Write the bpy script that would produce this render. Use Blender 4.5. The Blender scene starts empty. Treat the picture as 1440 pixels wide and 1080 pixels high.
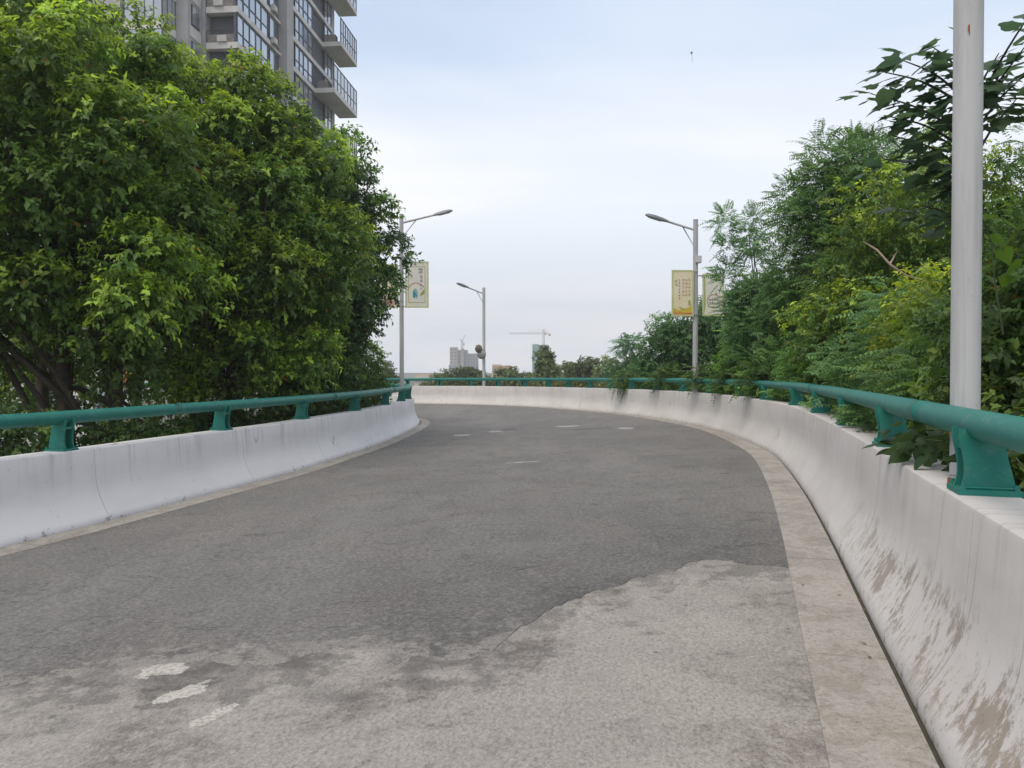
import bpy, math, random
import numpy as np
from mathutils.bvhtree import BVHTree
from mathutils import Vector, Matrix, noise as mnoise

random.seed(7)
RNG = np.random.default_rng(11)
S = bpy.context.scene
COL = S.collection
R = math.radians

# ------------------------------------------------------------------ camera
FPX = 1100.0
cam = bpy.data.cameras.new('camera')
cam.sensor_fit = 'HORIZONTAL'
cam.sensor_width = 36.0
cam.lens = 36.0 * FPX / 1440.0
cam.clip_start = 0.05
cam.clip_end = 9000.0
cam_ob = bpy.data.objects.new('camera', cam)
COL.objects.link(cam_ob)
cam_ob.location = (0, 0, 1.5)
cam_ob.rotation_euler = (R(90 - 0.885), 0, 0)
S.camera = cam_ob

# ------------------------------------------------------------------ sky and sun
SUN_EL, SUN_AZ = 60.0, 222.0          # azimuth clockwise from +Y (north = view direction)
W = bpy.data.worlds.new('World')
S.world = W
W.use_nodes = True
nt = W.node_tree
nt.nodes.clear()


def nd(t, typ, **kw):
    n = t.nodes.new(typ)
    for k, v in kw.items():
        setattr(n, k, v)
    return n


def mathn(t, op, a, b=None, c=None, clamp=False):
    n = t.nodes.new('ShaderNodeMath')
    n.operation = op
    n.use_clamp = clamp
    for i, v in enumerate((a, b, c)):
        if v is None:
            continue
        if isinstance(v, (int, float)):
            n.inputs[i].default_value = v
        else:
            t.links.new(v, n.inputs[i])
    return n.outputs[0]


def mixc(t, fac, a, b, mode='MIX'):
    n = t.nodes.new('ShaderNodeMix')
    n.data_type = 'RGBA'
    n.blend_type = mode
    n.clamp_factor = True
    for sock, v in ((n.inputs[0], fac), (n.inputs[6], a), (n.inputs[7], b)):
        if isinstance(v, (int, float)):
            sock.default_value = v
        elif isinstance(v, (tuple, list)):
            sock.default_value = (*v[:3], 1)
        else:
            t.links.new(v, sock)
    return n.outputs[2]


def ramp(t, fac, stops, interp='LINEAR'):
    n = t.nodes.new('ShaderNodeValToRGB')
    n.color_ramp.interpolation = interp
    e = n.color_ramp.elements
    while len(e) < len(stops):
        e.new(0.5)
    for el, (p, c) in zip(e, stops):
        el.position = p
        el.color = (*c, 1) if len(c) == 3 else c
    t.links.new(fac, n.inputs[0])
    return n.outputs[0]


def sramp(t, fac, a, b):
    """smooth 0..1 between a and b"""
    n = t.nodes.new('ShaderNodeMapRange')
    n.interpolation_type = 'SMOOTHSTEP'
    n.inputs['From Min'].default_value = a
    n.inputs['From Max'].default_value = b
    t.links.new(fac, n.inputs[0])
    return n.outputs[0]


def noisen(t, vec, scale, detail=4, rough=0.55, dist=0.0):
    n = t.nodes.new('ShaderNodeTexNoise')
    n.inputs['Scale'].default_value = scale
    n.inputs['Detail'].default_value = detail
    n.inputs['Roughness'].default_value = rough
    n.inputs['Distortion'].default_value = dist
    if vec is not None:
        t.links.new(vec, n.inputs['Vector'])
    return n.outputs[0]


def mapn(t, vec, scale=(1, 1, 1), rot=(0, 0, 0), loc=(0, 0, 0)):
    n = t.nodes.new('ShaderNodeMapping')
    n.inputs['Scale'].default_value = scale
    n.inputs['Rotation'].default_value = rot
    n.inputs['Location'].default_value = loc
    t.links.new(vec, n.inputs['Vector'])
    return n.outputs[0]


sky = nd(nt, 'ShaderNodeTexSky', sky_type='NISHITA')
sky.sun_disc = False
sky.sun_elevation = R(SUN_EL)
sky.sun_rotation = R(SUN_AZ)
sky.air_density = 1.0
sky.dust_density = 2.0
tc = nd(nt, 'ShaderNodeTexCoord')
sep = nd(nt, 'ShaderNodeSeparateXYZ')
nt.links.new(tc.outputs['Generated'], sep.inputs[0])
zz = mathn(nt, 'MAXIMUM', sep.outputs[2], 0.0)
den = mathn(nt, 'ADD', zz, 0.16)
cmb = nd(nt, 'ShaderNodeCombineXYZ')
nt.links.new(mathn(nt, 'DIVIDE', sep.outputs[0], den), cmb.inputs[0])
nt.links.new(mathn(nt, 'DIVIDE', sep.outputs[1], den), cmb.inputs[1])
# thin overcast: soft veils of cloud over the blue
cl1 = noisen(nt, mapn(nt, cmb.outputs[0], (0.5, 0.75, 1), (0, 0, R(24)), (3.1, 1.4, 0)), 1.0, 4, 0.5, 0.5)
cl2 = noisen(nt, mapn(nt, cmb.outputs[0], (0.35, 1.3, 1), (0, 0, R(-12)), (0.3, 2.0, 0)), 1.3, 5, 0.55, 0.3)
cover = mathn(nt, 'ADD', mathn(nt, 'MULTIPLY', cl1, 0.6), mathn(nt, 'MULTIPLY', cl2, 0.4))
cover = sramp(nt, cover, 0.34, 0.64)
high = sramp(nt, sep.outputs[2], 0.20, 0.50)
veil = mathn(nt, 'SUBTRACT', 0.97, mathn(nt, 'MULTIPLY', high, mathn(nt, 'SUBTRACT', 0.34, mathn(nt, 'MULTIPLY', cover, 0.24))))
pale = mixc(nt, cover, (0.90, 0.95, 1.01), (1.10, 1.075, 1.045))
cloud = ramp(nt, zz, [(0.0, (7.1, 7.15, 7.4)), (0.10, (7.0, 7.2, 7.55)), (0.19, (7.9, 7.95, 8.1)), (0.28, (7.6, 7.75, 8.1)), (0.37, (5.5, 6.35, 7.6)), (0.46, (5.3, 6.15, 7.5)), (0.75, (7.2, 7.3, 7.6)), (1.0, (7.6, 7.5, 7.6))])
cloud = mixc(nt, 1.0, cloud, pale, 'MULTIPLY')
skyc = mixc(nt, veil, sky.outputs[0], cloud)
bg = nd(nt, 'ShaderNodeBackground')
bg.inputs['Strength'].default_value = 0.10
nt.links.new(skyc, bg.inputs[0])
wo = nd(nt, 'ShaderNodeOutputWorld')
nt.links.new(bg.outputs[0], wo.inputs[0])

sun = bpy.data.lights.new('sun', 'SUN')
sun.energy = 1.5
sun.angle = R(40)
sun.color = (1.0, 0.89, 0.76)
sun_ob = bpy.data.objects.new('sun', sun)
COL.objects.link(sun_ob)
sdir = Vector((math.sin(R(SUN_AZ)) * math.cos(R(SUN_EL)), math.cos(R(SUN_AZ)) * math.cos(R(SUN_EL)), math.sin(R(SUN_EL))))
sun_ob.rotation_euler = sdir.to_track_quat('Z', 'Y').to_euler()
sun_ob.location = sdir * 80

S.view_settings.view_transform = 'Standard'
S.view_settings.look = 'None'
S.view_settings.exposure = 0.50
S.view_settings.gamma = 1.0
S.view_settings.use_curve_mapping = False
S.render.engine = 'CYCLES'

# ------------------------------------------------------------------ helpers


def put(name, data, parent=None, kind=None, label=None, cat=None, group=None, loc=None):
    o = bpy.data.objects.new(name, data)
    COL.objects.link(o)
    if parent is not None:
        o.parent = parent
    if loc is not None:
        o.location = loc
    for k, v in (('kind', kind), ('label', label), ('category', cat), ('group', group)):
        if v:
            o[k] = v
    return o


def thing(name, label, cat, loc=(0, 0, 0), group=None, rotz=0.0):
    o = put(name, None, label=label, cat=cat, group=group, loc=loc)
    o.rotation_euler = (0, 0, rotz)
    o.empty_display_size = 0.3
    return o


def copy_tree(o, parent=None):
    c = o.copy()
    COL.objects.link(c)
    if parent is not None:
        c.parent = parent
    for ch in list(o.children):
        copy_tree(ch, c)
    return c


class MB:
    def __init__(self):
        self.v, self.f, self.uv = [], [], None

    def add(self, vs, fs):
        b = len(self.v)
        self.v.extend([tuple(p) for p in vs])
        self.f.extend([tuple(i + b for i in f) for f in fs])
        return self

    def box(self, a, b, M=None):
        (x0, y0, z0), (x1, y1, z1) = a, b
        vs = [(x0, y0, z0), (x1, y0, z0), (x1, y1, z0), (x0, y1, z0), (x0, y0, z1), (x1, y0, z1), (x1, y1, z1), (x0, y1, z1)]
        if M is not None:
            vs = [M @ Vector(p) for p in vs]
        return self.add(vs, [(0, 3, 2, 1), (4, 5, 6, 7), (0, 1, 5, 4), (1, 2, 6, 5), (2, 3, 7, 6), (3, 0, 4, 7)])

    def tube(self, pts, rad, n=8, cap=True):
        pts = [Vector(p) for p in pts]
        rr = rad if isinstance(rad, (list, tuple)) else [rad] * len(pts)
        vs, fs = [], []
        up = Vector((0.13, 0.21, 0.97)).normalized()
        for i, p in enumerate(pts):
            d = (pts[min(i + 1, len(pts) - 1)] - pts[max(i - 1, 0)]).normalized()
            ref = up if abs(d.dot(up)) < 0.95 else Vector((1, 0, 0))
            a = d.cross(ref).normalized()
            b = d.cross(a).normalized()
            for k in range(n):
                t = 2 * math.pi * k / n
                vs.append(p + (a * math.cos(t) + b * math.sin(t)) * rr[i])
        for i in range(len(pts) - 1):
            for k in range(n):
                k2 = (k + 1) % n
                fs.append((i * n + k, i * n + k2, (i + 1) * n + k2, (i + 1) * n + k))
        if cap:
            fs.append(tuple(range(n)))
            fs.append(tuple((len(pts) - 1) * n + k for k in reversed(range(n))))
        return self.add(vs, fs)

    def prism(self, poly, h0, h1, M=None):
        """poly of (x, z) extruded along y"""
        n = len(poly)
        vs = [(x, h0, z) for x, z in poly] + [(x, h1, z) for x, z in poly]
        if M is not None:
            vs = [M @ Vector(p) for p in vs]
        fs = [tuple(range(n)), tuple(reversed(range(n, 2 * n)))]
        for i in range(n):
            j = (i + 1) % n
            fs.append((j, i, n + i, n + j))
        return self.add(vs, fs)

    def mesh(self, name, mat, smooth=False):
        me = bpy.data.meshes.new(name)
        me.from_pydata(self.v, [], self.f)
        if mat is not None:
            me.materials.append(mat)
        if smooth:
            me.polygons.foreach_set('use_smooth', [True] * len(me.polygons))
        me.update()
        return me

    def build(self, name, mat, parent=None, smooth=False, **kw):
        return put(name, self.mesh(name, mat, smooth), parent, **kw)


def auto_smooth(me, angle=40):
    try:
        me.set_sharp_from_angle(angle=R(angle))
    except Exception:
        pass


def crm(P, n=20):
    P = np.array(P, float)
    P = np.vstack([2 * P[0] - P[1], P, 2 * P[-1] - P[-2]])
    out = []
    for i in range(1, len(P) - 2):
        a, b, c, d = P[i - 1:i + 3]
        for t in np.linspace(0, 1, n, endpoint=False):
            out.append(.5 * ((2 * b) + (-a + c) * t + (2 * a - 5 * b + 4 * c - d) * t * t + (-a + 3 * b - 3 * c + d) * t ** 3))
    out.append(P[-2])
    return np.array(out)


# ------------------------------------------------------------------ materials
MATS = {}


def newmat(name):
    m = bpy.data.materials.new(name)
    m.use_nodes = True
    t = m.node_tree
    t.nodes.clear()
    out = nd(t, 'ShaderNodeOutputMaterial')
    p = nd(t, 'ShaderNodeBsdfPrincipled')
    t.links.new(p.outputs[0], out.inputs[0])
    MATS[name] = m
    return m, t, p, out


def setc(t, sock, v):
    if isinstance(v, (tuple, list)):
        sock.default_value = (*v[:3], 1)
    elif isinstance(v, (int, float)):
        sock.default_value = v
    else:
        t.links.new(v, sock)


def bump(t, p, h, dist=0.01, strength=1.0):
    b = nd(t, 'ShaderNodeBump')
    b.inputs['Distance'].default_value = dist
    b.inputs['Strength'].default_value = strength
    t.links.new(h, b.inputs['Height'])
    t.links.new(b.outputs[0], p.inputs['Normal'])


def objco(t):
    return nd(t, 'ShaderNodeTexCoord').outputs['Object']


def simple(name, c, rough=0.6, metal=0.0, var=0.15, scale=3.0, c2=None, bmp=0.0):
    m, t, p, o = newmat(name)
    co = objco(t)
    n = noisen(t, co, scale, 5, 0.6)
    d = c2 if c2 else tuple(x * (1 - var) for x in c)
    setc(t, p.inputs['Base Color'], mixc(t, sramp(t, n, 0.35, 0.68), c, d))
    p.inputs['Roughness'].default_value = rough
    p.inputs['Metallic'].default_value = metal
    if bmp:
        bump(t, p, noisen(t, co, scale * 12, 4), bmp)
    return m


# edge of the asphalt overlay, in ground metres (x, y)
EDGE = [(-7.0, 3.1), (-5.0, 3.2), (-3.2, 3.55), (-2.5, 3.78), (-1.98, 4.10), (-1.55, 4.05), (-1.18, 4.02), (-.92, 4.18), (-.59, 4.05),
        (-.30, 3.92), (-.10, 4.06), (.03, 4.30), (.15, 4.56), (.28, 4.80), (.44, 5.02), (.62, 5.18), (.87, 5.35), (1.3, 5.7), (1.49, 5.85), (1.7, 5.62), (1.95, 5.42), (3.0, 5.3)]


def edge_y(x):
    return float(np.interp(x, [e[0] for e in EDGE], [e[1] for e in EDGE]))


def edge_dist(t, co):
    """object-space distance past the overlay edge, as nodes"""
    s = nd(t, 'ShaderNodeSeparateXYZ')
    t.links.new(co, s.inputs[0])
    fc = nd(t, 'ShaderNodeFloatCurve')
    cu = fc.mapping.curves[0]
    fc.mapping.use_clip = False
    pts = [((x + 7) / 10.0, (y - 3.0) / 3.0) for x, y in EDGE]
    cu.points[0].location = pts[0]
    cu.points[1].location = pts[-1]
    for q in pts[1:-1]:
        cu.points.new(*q)
    for q in cu.points:
        q.handle_type = 'VECTOR'
    fc.mapping.update()
    t.links.new(mathn(t, 'DIVIDE', mathn(t, 'ADD', s.outputs[0], 7.0), 10.0), fc.inputs['Value'])
    ey = mathn(t, 'ADD', mathn(t, 'MULTIPLY', fc.outputs[0], 3.0), 3.0)
    return mathn(t, 'SUBTRACT', s.outputs[1], ey), s.outputs[0], s.outputs[1]


def concrete_col(t, co):
    big = noisen(t, co, 0.9, 5, 0.6, 0.4)
    mid = noisen(t, mapn(t, co, (1, 1, 1), (0, 0, R(35))), 5.0, 6, 0.7)
    streak = noisen(t, mapn(t, co, (9, 1.2, 1), (0, 0, R(-52))), 2.0, 5, 0.65)
    fine = noisen(t, co, 140, 3, 0.7)
    gr = noisen(t, mapn(t, co, (1.6, 1, 1), (0, 0, R(-52))), 38, 6, 0.8)
    c = mixc(t, sramp(t, big, 0.35, 0.65), (0.335, 0.312, 0.285), (0.275, 0.257, 0.235))
    c = mixc(t, mathn(t, 'MULTIPLY', sramp(t, mid, 0.5, 0.72), 0.45), c, (0.36, 0.345, 0.32))
    c = mixc(t, mathn(t, 'MULTIPLY', sramp(t, streak, 0.52, 0.75), 0.35), c, (0.19, 0.182, 0.172))
    c = mixc(t, mathn(t, 'MULTIPLY', sramp(t, fine, 0.53, 0.62), 0.55), c, (0.12, 0.113, 0.105))
    c = mixc(t, mathn(t, 'MULTIPLY', sramp(t, gr, 0.515, 0.60), 0.62), c, (0.135, 0.128, 0.12))
    c = mixc(t, mathn(t, 'MULTIPLY', sramp(t, gr, 0.47, 0.40), 0.5), c, (0.43, 0.41, 0.38))
    return c, big, mid, fine


def mat_concrete_pavement():
    m, t, p, o = newmat('worn_concrete')
    co = objco(t)
    c, big, mid, fine = concrete_col(t, co)
    d, X, Y = edge_dist(t, co)
    # leftover dark bitumen specks and films near the overlay's edge and in a few places farther down
    sp = noisen(t, co, 3.4, 8, 0.72)
    near = sramp(t, d, -1.3, 0.0)
    k = sramp(t, mathn(t, 'ADD', sp, mathn(t, 'MULTIPLY', near, 0.15)), 0.60, 0.70)
    c = mixc(t, mathn(t, 'MULTIPLY', k, 0.7), c, mixc(t, 1.0, c, (0.46, 0.46, 0.46), 'MULTIPLY'))
    left = sramp(t, X, 0.3, -0.6)
    film = mathn(t, 'MULTIPLY', sramp(t, mathn(t, 'ADD', noisen(t, co, 1.6, 6, 0.6), mathn(t, 'MULTIPLY', d, 0.10)), 0.42, 0.56), mathn(t, 'ADD', 0.25, mathn(t, 'MULTIPLY', left, 0.45)))
    c = mixc(t, film, c, mixc(t, 1.0, c, (0.50, 0.50, 0.51), 'MULTIPLY'))
    dk = mathn(t, 'MULTIPLY', sramp(t, noisen(t, co, 1.15, 6, 0.62, 0.5), 0.52, 0.60), sramp(t, noisen(t, co, 11, 9, 0.8), 0.42, 0.56))
    c = mixc(t, mathn(t, 'MULTIPLY', dk, 0.6), c, mixc(t, 1.0, c, (0.52, 0.49, 0.47), 'MULTIPLY'))
    v = nd(t, 'ShaderNodeTexVoronoi')
    v.inputs['Scale'].default_value = 2.1
    t.links.new(co, v.inputs['Vector'])
    spot = mathn(t, 'LESS_THAN', v.outputs['Distance'], 0.035)
    c = mixc(t, mathn(t, 'MULTIPLY', spot, 0.7), c, (0.09, 0.085, 0.08))
    setc(t, p.inputs['Base Color'], c)
    p.inputs['Roughness'].default_value = 0.85
    h = mathn(t, 'ADD', mathn(t, 'MULTIPLY', fine, 0.5), mathn(t, 'MULTIPLY', mid, 0.7))
    bump(t, p, h, 0.004, 0.8)
    return m


def mat_asphalt():
    m, t, p, o = newmat('worn_asphalt')
    co = objco(t)
    big = noisen(t, co, 0.35, 4, 0.6, 0.3)
    mid = noisen(t, mapn(t, co, (1.0, 0.55, 1)), 2.0, 7, 0.68)
    agg = noisen(t, co, 95, 4, 0.75)
    v = nd(t, 'ShaderNodeTexVoronoi')
    v.inputs['Scale'].default_value = 120
    t.links.new(co, v.inputs['Vector'])
    c = mixc(t, sramp(t, big, 0.36, 0.62), (0.191, 0.183, 0.172), (0.155, 0.149, 0.141))
    c = mixc(t, mathn(t, 'MULTIPLY', sramp(t, mid, 0.44, 0.66), 0.55), c, (0.105, 0.103, 0.10))
    c = mixc(t, mathn(t, 'MULTIPLY', sramp(t, agg, 0.52, 0.68), 0.55), c, (0.30, 0.29, 0.275))
    c = mixc(t, mathn(t, 'MULTIPLY', sramp(t, agg, 0.46, 0.34), 0.65), c, (0.06, 0.059, 0.057))
    d, X, Y = edge_dist(t, co)
    wob = mathn(t, 'ADD', d, mathn(t, 'MULTIPLY', mathn(t, 'SUBTRACT', noisen(t, co, 0.7, 5, 0.6, 0.6), 0.5), 5.0))
    fresh = sramp(t, wob, 3.2, 0.3)
    c = mixc(t, mathn(t, 'MULTIPLY', fresh, 0.34), c, mixc(t, 1.0, c, (0.40, 0.40, 0.40), 'MULTIPLY'))
    # polished wheel paths farther up the ramp
    wpn = noisen(t, mapn(t, co, (0.55, 0.07, 1), (0, 0, R(-8))), 1.0, 3, 0.5, 0.2)
    c = mixc(t, mathn(t, 'MULTIPLY', sramp(t, wpn, 0.48, 0.62), 0.35), c, (0.235, 0.226, 0.215))
    pit = noisen(t, mapn(t, co, (1, .6, 1)), 6.5, 8, 0.82, 0.4)
    pz = sramp(t, noisen(t, co, 0.55, 4, 0.6), 0.46, 0.62)
    c = mixc(t, mathn(t, 'MULTIPLY', mathn(t, 'MULTIPLY', sramp(t, pit, 0.54, 0.62), pz), 0.7), c, (0.05, 0.049, 0.047))
    # reddish dust
    dust = noisen(t, co, 0.8, 4, 0.5, 0.5)
    c = mixc(t, mathn(t, 'MULTIPLY', sramp(t, dust, 0.5, 0.7), 0.35), c, (0.185, 0.158, 0.148))
    # dark ravelled scars, stretched across the lane, in patches
    sc = noisen(t, mapn(t, co, (1.5, 3.6, 1), (0, 0, R(12))), 1.1, 8, 0.75, 0.5)
    c = mixc(t, mathn(t, 'MULTIPLY', sramp(t, sc, 0.575, 0.65), 0.75), c, (0.055, 0.053, 0.05))
    # a long wandering crack and its fellows
    wv = noisen(t, mapn(t, co, (0.3, 0.12, 1), (0, 0, R(-18))), 1.0, 2, 0.5, 0.0)
    ck = mathn(t, 'ABSOLUTE', mathn(t, 'SUBTRACT', wv, 0.5))
    c = mixc(t, mathn(t, 'MULTIPLY', sramp(t, ck, 0.0022, 0.0006), 0.3), c, (0.07, 0.07, 0.07))
    # open pitted texture: coarse stones and holes
    g2 = noisen(t, co, 34, 5, 0.8)
    g3 = noisen(t, mapn(t, co, (1, .55, 1)), 13, 6, 0.8)
    c = mixc(t, mathn(t, 'MULTIPLY', sramp(t, g2, 0.52, 0.60), 0.55), c, (0.29, 0.278, 0.262))
    c = mixc(t, mathn(t, 'MULTIPLY', sramp(t, g2, 0.48, 0.41), 0.6), c, (0.07, 0.067, 0.064))
    c = mixc(t, mathn(t, 'MULTIPLY', sramp(t, g3, 0.55, 0.65), 0.45), c, (0.075, 0.072, 0.069))
    # worn thin towards the edge of the overlay: pale concrete grains show
    cc, b2, m2, f2 = concrete_col(t, co)
    left = sramp(t, X, 0.35, -0.2)
    wear = sramp(t, mathn(t, 'ADD', mathn(t, 'MULTIPLY', noisen(t, co, 9, 9, 0.8), 1.0), mathn(t, 'MULTIPLY', d, -0.34)), 0.38, 0.50)
    wear = mathn(t, 'MULTIPLY', wear, mathn(t, 'MULTIPLY', left, sramp(t, d, 0.95, 0.15)))
    c = mixc(t, mathn(t, 'MULTIPLY', wear, 0.85), c, cc)
    rim = mathn(t, 'MULTIPLY', sramp(t, mathn(t, 'ADD', d, mathn(t, 'MULTIPLY', mid, 0.5)), 0.75, 0.25), sramp(t, noisen(t, co, 1.7, 4), 0.42, 0.6))
    c = mixc(t, mathn(t, 'MULTIPLY', mathn(t, 'MULTIPLY', rim, mathn(t, 'SUBTRACT', 1.0, wear)), 0.5), c, (0.07, 0.069, 0.066))
    setc(t, p.inputs['Base Color'], c)
    p.inputs['Roughness'].default_value = 0.8
    h = mathn(t, 'ADD', mathn(t, 'ADD', mathn(t, 'MULTIPLY', agg, 0.6), mathn(t, 'MULTIPLY', g2, 1.0)), mathn(t, 'MULTIPLY', v.outputs['Distance'], 0.5))
    bump(t, p, h, 0.010, 0.9)
    return m


def mat_wall(name, base, base2, scuff):
    m, t, p, o = newmat(name)
    uv = nd(t, 'ShaderNodeUVMap')
    uv.uv_map = 'UVMap'
    s = nd(t, 'ShaderNodeSeparateXYZ')
    t.links.new(uv.outputs[0], s.inputs[0])
    u, v = s.outputs[0], s.outputs[1]
    big = noisen(t, mapn(t, uv.outputs[0], (0.7, 1.6, 1)), 1.0, 5, 0.6, 0.4)
    c = mixc(t, sramp(t, big, 0.35, 0.7), base, base2)
    # soft grey run-off streaks down from the top edge
    st = noisen(t, mapn(t, uv.outputs[0], (7, 0.5, 1)), 1.0, 6, 0.65)
    top = sramp(t, v, 0.30, 0.95)
    c = mixc(t, mathn(t, 'MULTIPLY', mathn(t, 'MULTIPLY', sramp(t, st, 0.49, 0.70), top), 0.38 if scuff else 0.5), c, (0.27, 0.255, 0.24))
    # chips of paint gone, darker grit at the foot
    ch = noisen(t, mapn(t, uv.outputs[0], (9, 6, 1)), 1.0, 8, 0.75)
    foot = sramp(t, v, 0.20, 0.0)
    c = mixc(t, mathn(t, 'MULTIPLY', sramp(t, mathn(t, 'ADD', ch, mathn(t, 'MULTIPLY', foot, 0.08)), 0.62, 0.68), 0.7), c, (0.23, 0.21, 0.185))
    # hairline cracks running down
    hv = noisen(t, mapn(t, uv.outputs[0], (0.8, 0.13, 1)), 1.0, 1.5, 0.4, 0.25)
    hc = mathn(t, 'ABSOLUTE', mathn(t, 'SUBTRACT', hv, 0.47))
    c = mixc(t, mathn(t, 'MULTIPLY', sramp(t, hc, 0.0020, 0.0005), 0.5), c, (0.2, 0.19, 0.18))
    if scuff:
        # brown scrape marks on the sloped foot, where tyres and bumpers have rubbed the paint away
        sv = noisen(t, mapn(t, uv.outputs[0], (14, 6.5, 1), (0, 0, R(26))), 1.0, 10, 0.82, 0.15)
        sb = noisen(t, mapn(t, uv.outputs[0], (2.4, 2.6, 1)), 1.0, 4, 0.6)
        band = mathn(t, 'MULTIPLY', sramp(t, v, 0.03, 0.16), sramp(t, v, 0.60, 0.36))
        rng = mathn(t, 'MULTIPLY', sramp(t, u, 8.4, 9.4), sramp(t, u, 15.8, 13.0))
        k = mathn(t, 'ADD', mathn(t, 'MULTIPLY', sv, 0.85), mathn(t, 'MULTIPLY', sb, 0.5))
        k = mathn(t, 'ADD', k, mathn(t, 'MULTIPLY', band, 0.05))
        k = mathn(t, 'MULTIPLY', mathn(t, 'MULTIPLY', sramp(t, k, 0.715, 0.785), band), rng)
        sc2 = mixc(t, noisen(t, uv.outputs[0], 6, 4), (0.19, 0.155, 0.12), (0.33, 0.275, 0.215))
        c = mixc(t, mathn(t, 'MULTIPLY', k, 0.85), c, sc2)
        gr = mathn(t, 'MULTIPLY', mathn(t, 'MULTIPLY', sramp(t, noisen(t, mapn(t, uv.outputs[0], (13, 11, 1)), 1.0, 9, 0.8), 0.54, 0.63), sramp(t, v, 0.42, 0.08)), rng)
        c = mixc(t, mathn(t, 'MULTIPLY', gr, 0.7), c, (0.16, 0.145, 0.13))
    setc(t, p.inputs['Base Color'], c)
    p.inputs['Roughness'].default_value = 0.7
    h = mathn(t, 'ADD', mathn(t, 'MULTIPLY', noisen(t, uv.outputs[0], 60, 4), 0.4), mathn(t, 'MULTIPLY', ch, 0.5))
    bump(t, p, h, 0.004, 0.6)
    return m


def mat_gutter():
    m, t, p, o = newmat('gutter_concrete')
    co = objco(t)
    c, big, mid, fine = concrete_col(t, mapn(t, co, (1, 1, 1), (0, 0, 1.1), (3, 5, 0)))
    c = mixc(t, 0.5, c, (0.44, 0.405, 0.36))
    bl = noisen(t, mapn(t, co, (1.4, 0.8, 1), (0, 0, R(-16))), 2.2, 7, 0.68, 0.5)
    c = mixc(t, mathn(t, 'MULTIPLY', sramp(t, bl, 0.45, 0.6), 0.55), c, (0.24, 0.222, 0.20))
    br = noisen(t, co, 4.5, 6, 0.7, 0.5)
    c = mixc(t, mathn(t, 'MULTIPLY', sramp(t, br, 0.48, 0.62), 0.5), c, (0.23, 0.195, 0.15))
    gg = noisen(t, co, 42, 7, 0.82)
    c = mixc(t, mathn(t, 'MULTIPLY', sramp(t, gg, 0.50, 0.60), 0.6), c, mixc(t, 1.0, c, (0.50, 0.48, 0.46), 'MULTIPLY'))
    setc(t, p.inputs['Base Color'], c)
    p.inputs['Roughness'].default_value = 0.85
    bump(t, p, mathn(t, 'ADD', gg, mid), 0.004, 0.8)
    return m


def mat_green():
    m, t, p, o = newmat('green_rail_paint')
    co = objco(t)
    n = noisen(t, co, 5, 6, 0.65)
    c = mixc(t, sramp(t, n, 0.4, 0.7), (0.012, 0.150, 0.125), (0.016, 0.185, 0.135))
    sc = noisen(t, mapn(t, co, (1, 1, 2.2)), 9, 6, 0.7)
    c = mixc(t, mathn(t, 'MULTIPLY', sramp(t, sc, 0.53, 0.68), 0.6), c, (0.10, 0.20, 0.175))
    ru = noisen(t, mapn(t, co, (1, 1, 1), (0, 0, 0), (7, 3, 1)), 14, 6, 0.7)
    c = mixc(t, mathn(t, 'MULTIPLY', sramp(t, ru, 0.63, 0.69), 0.7), c, (0.16, 0.11, 0.07))
    setc(t, p.inputs['Base Color'], c)
    p.inputs['Roughness'].default_value = 0.5
    p.inputs['Specular IOR Level'].default_value = 0.35
    bump(t, p, noisen(t, co, 60, 4), 0.002, 0.6)
    return m


def mat_pole():
    m, t, p, o = newmat('galvanised_pole_paint')
    co = objco(t)
    n = noisen(t, mapn(t, co, (4, 4, 0.5)), 2.0, 5, 0.6)
    c = mixc(t, sramp(t, n, 0.4, 0.7), (0.47, 0.475, 0.48), (0.38, 0.385, 0.395))
    run = noisen(t, mapn(t, co, (26, 26, 0.7)), 1.0, 6, 0.65)
    c = mixc(t, mathn(t, 'MULTIPLY', sramp(t, run, 0.52, 0.68), 0.4), c, (0.30, 0.29, 0.275))
    sp = noisen(t, mapn(t, co, (1, 1, 0.6)), 17, 7, 0.7)
    c = mixc(t, mathn(t, 'MULTIPLY', sramp(t, sp, 0.62, 0.68), 0.6), c, (0.26, 0.2, 0.16))
    setc(t, p.inputs['Base Color'], c)
    p.inputs['Roughness'].default_value = 0.78
    p.inputs['Specular IOR Level'].default_value = 0.3
    return m


def mat_leaf(name, transl=0.35, rough=0.45, tint=(1, 1, 1)):
    m, t, p, o = newmat(name)
    a = nd(t, 'ShaderNodeAttribute')
    a.attribute_name = 'leaf_colour'
    c = mixc(t, 1.0, a.outputs['Color'], tint, 'MULTIPLY')
    setc(t, p.inputs['Base Color'], c)
    p.inputs['Roughness'].default_value = rough
    p.inputs['Specular IOR Level'].default_value = 0.35
    tr = nd(t, 'ShaderNodeBsdfTranslucent')
    hs = nd(t, 'ShaderNodeHueSaturation')
    hs.inputs['Hue'].default_value = 0.485
    hs.inputs['Saturation'].default_value = 1.1
    hs.inputs['Value'].default_value = 1.35
    t.links.new(c, hs.inputs['Color'])
    t.links.new(hs.outputs[0], tr.inputs[0])
    mx = nd(t, 'ShaderNodeMixShader')
    mx.inputs[0].default_value = transl
    t.links.new(p.outputs[0], mx.inputs[1])
    t.links.new(tr.outputs[0], mx.inputs[2])
    t.links.new(mx.outputs[0], o.inputs[0])
    return m


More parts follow.
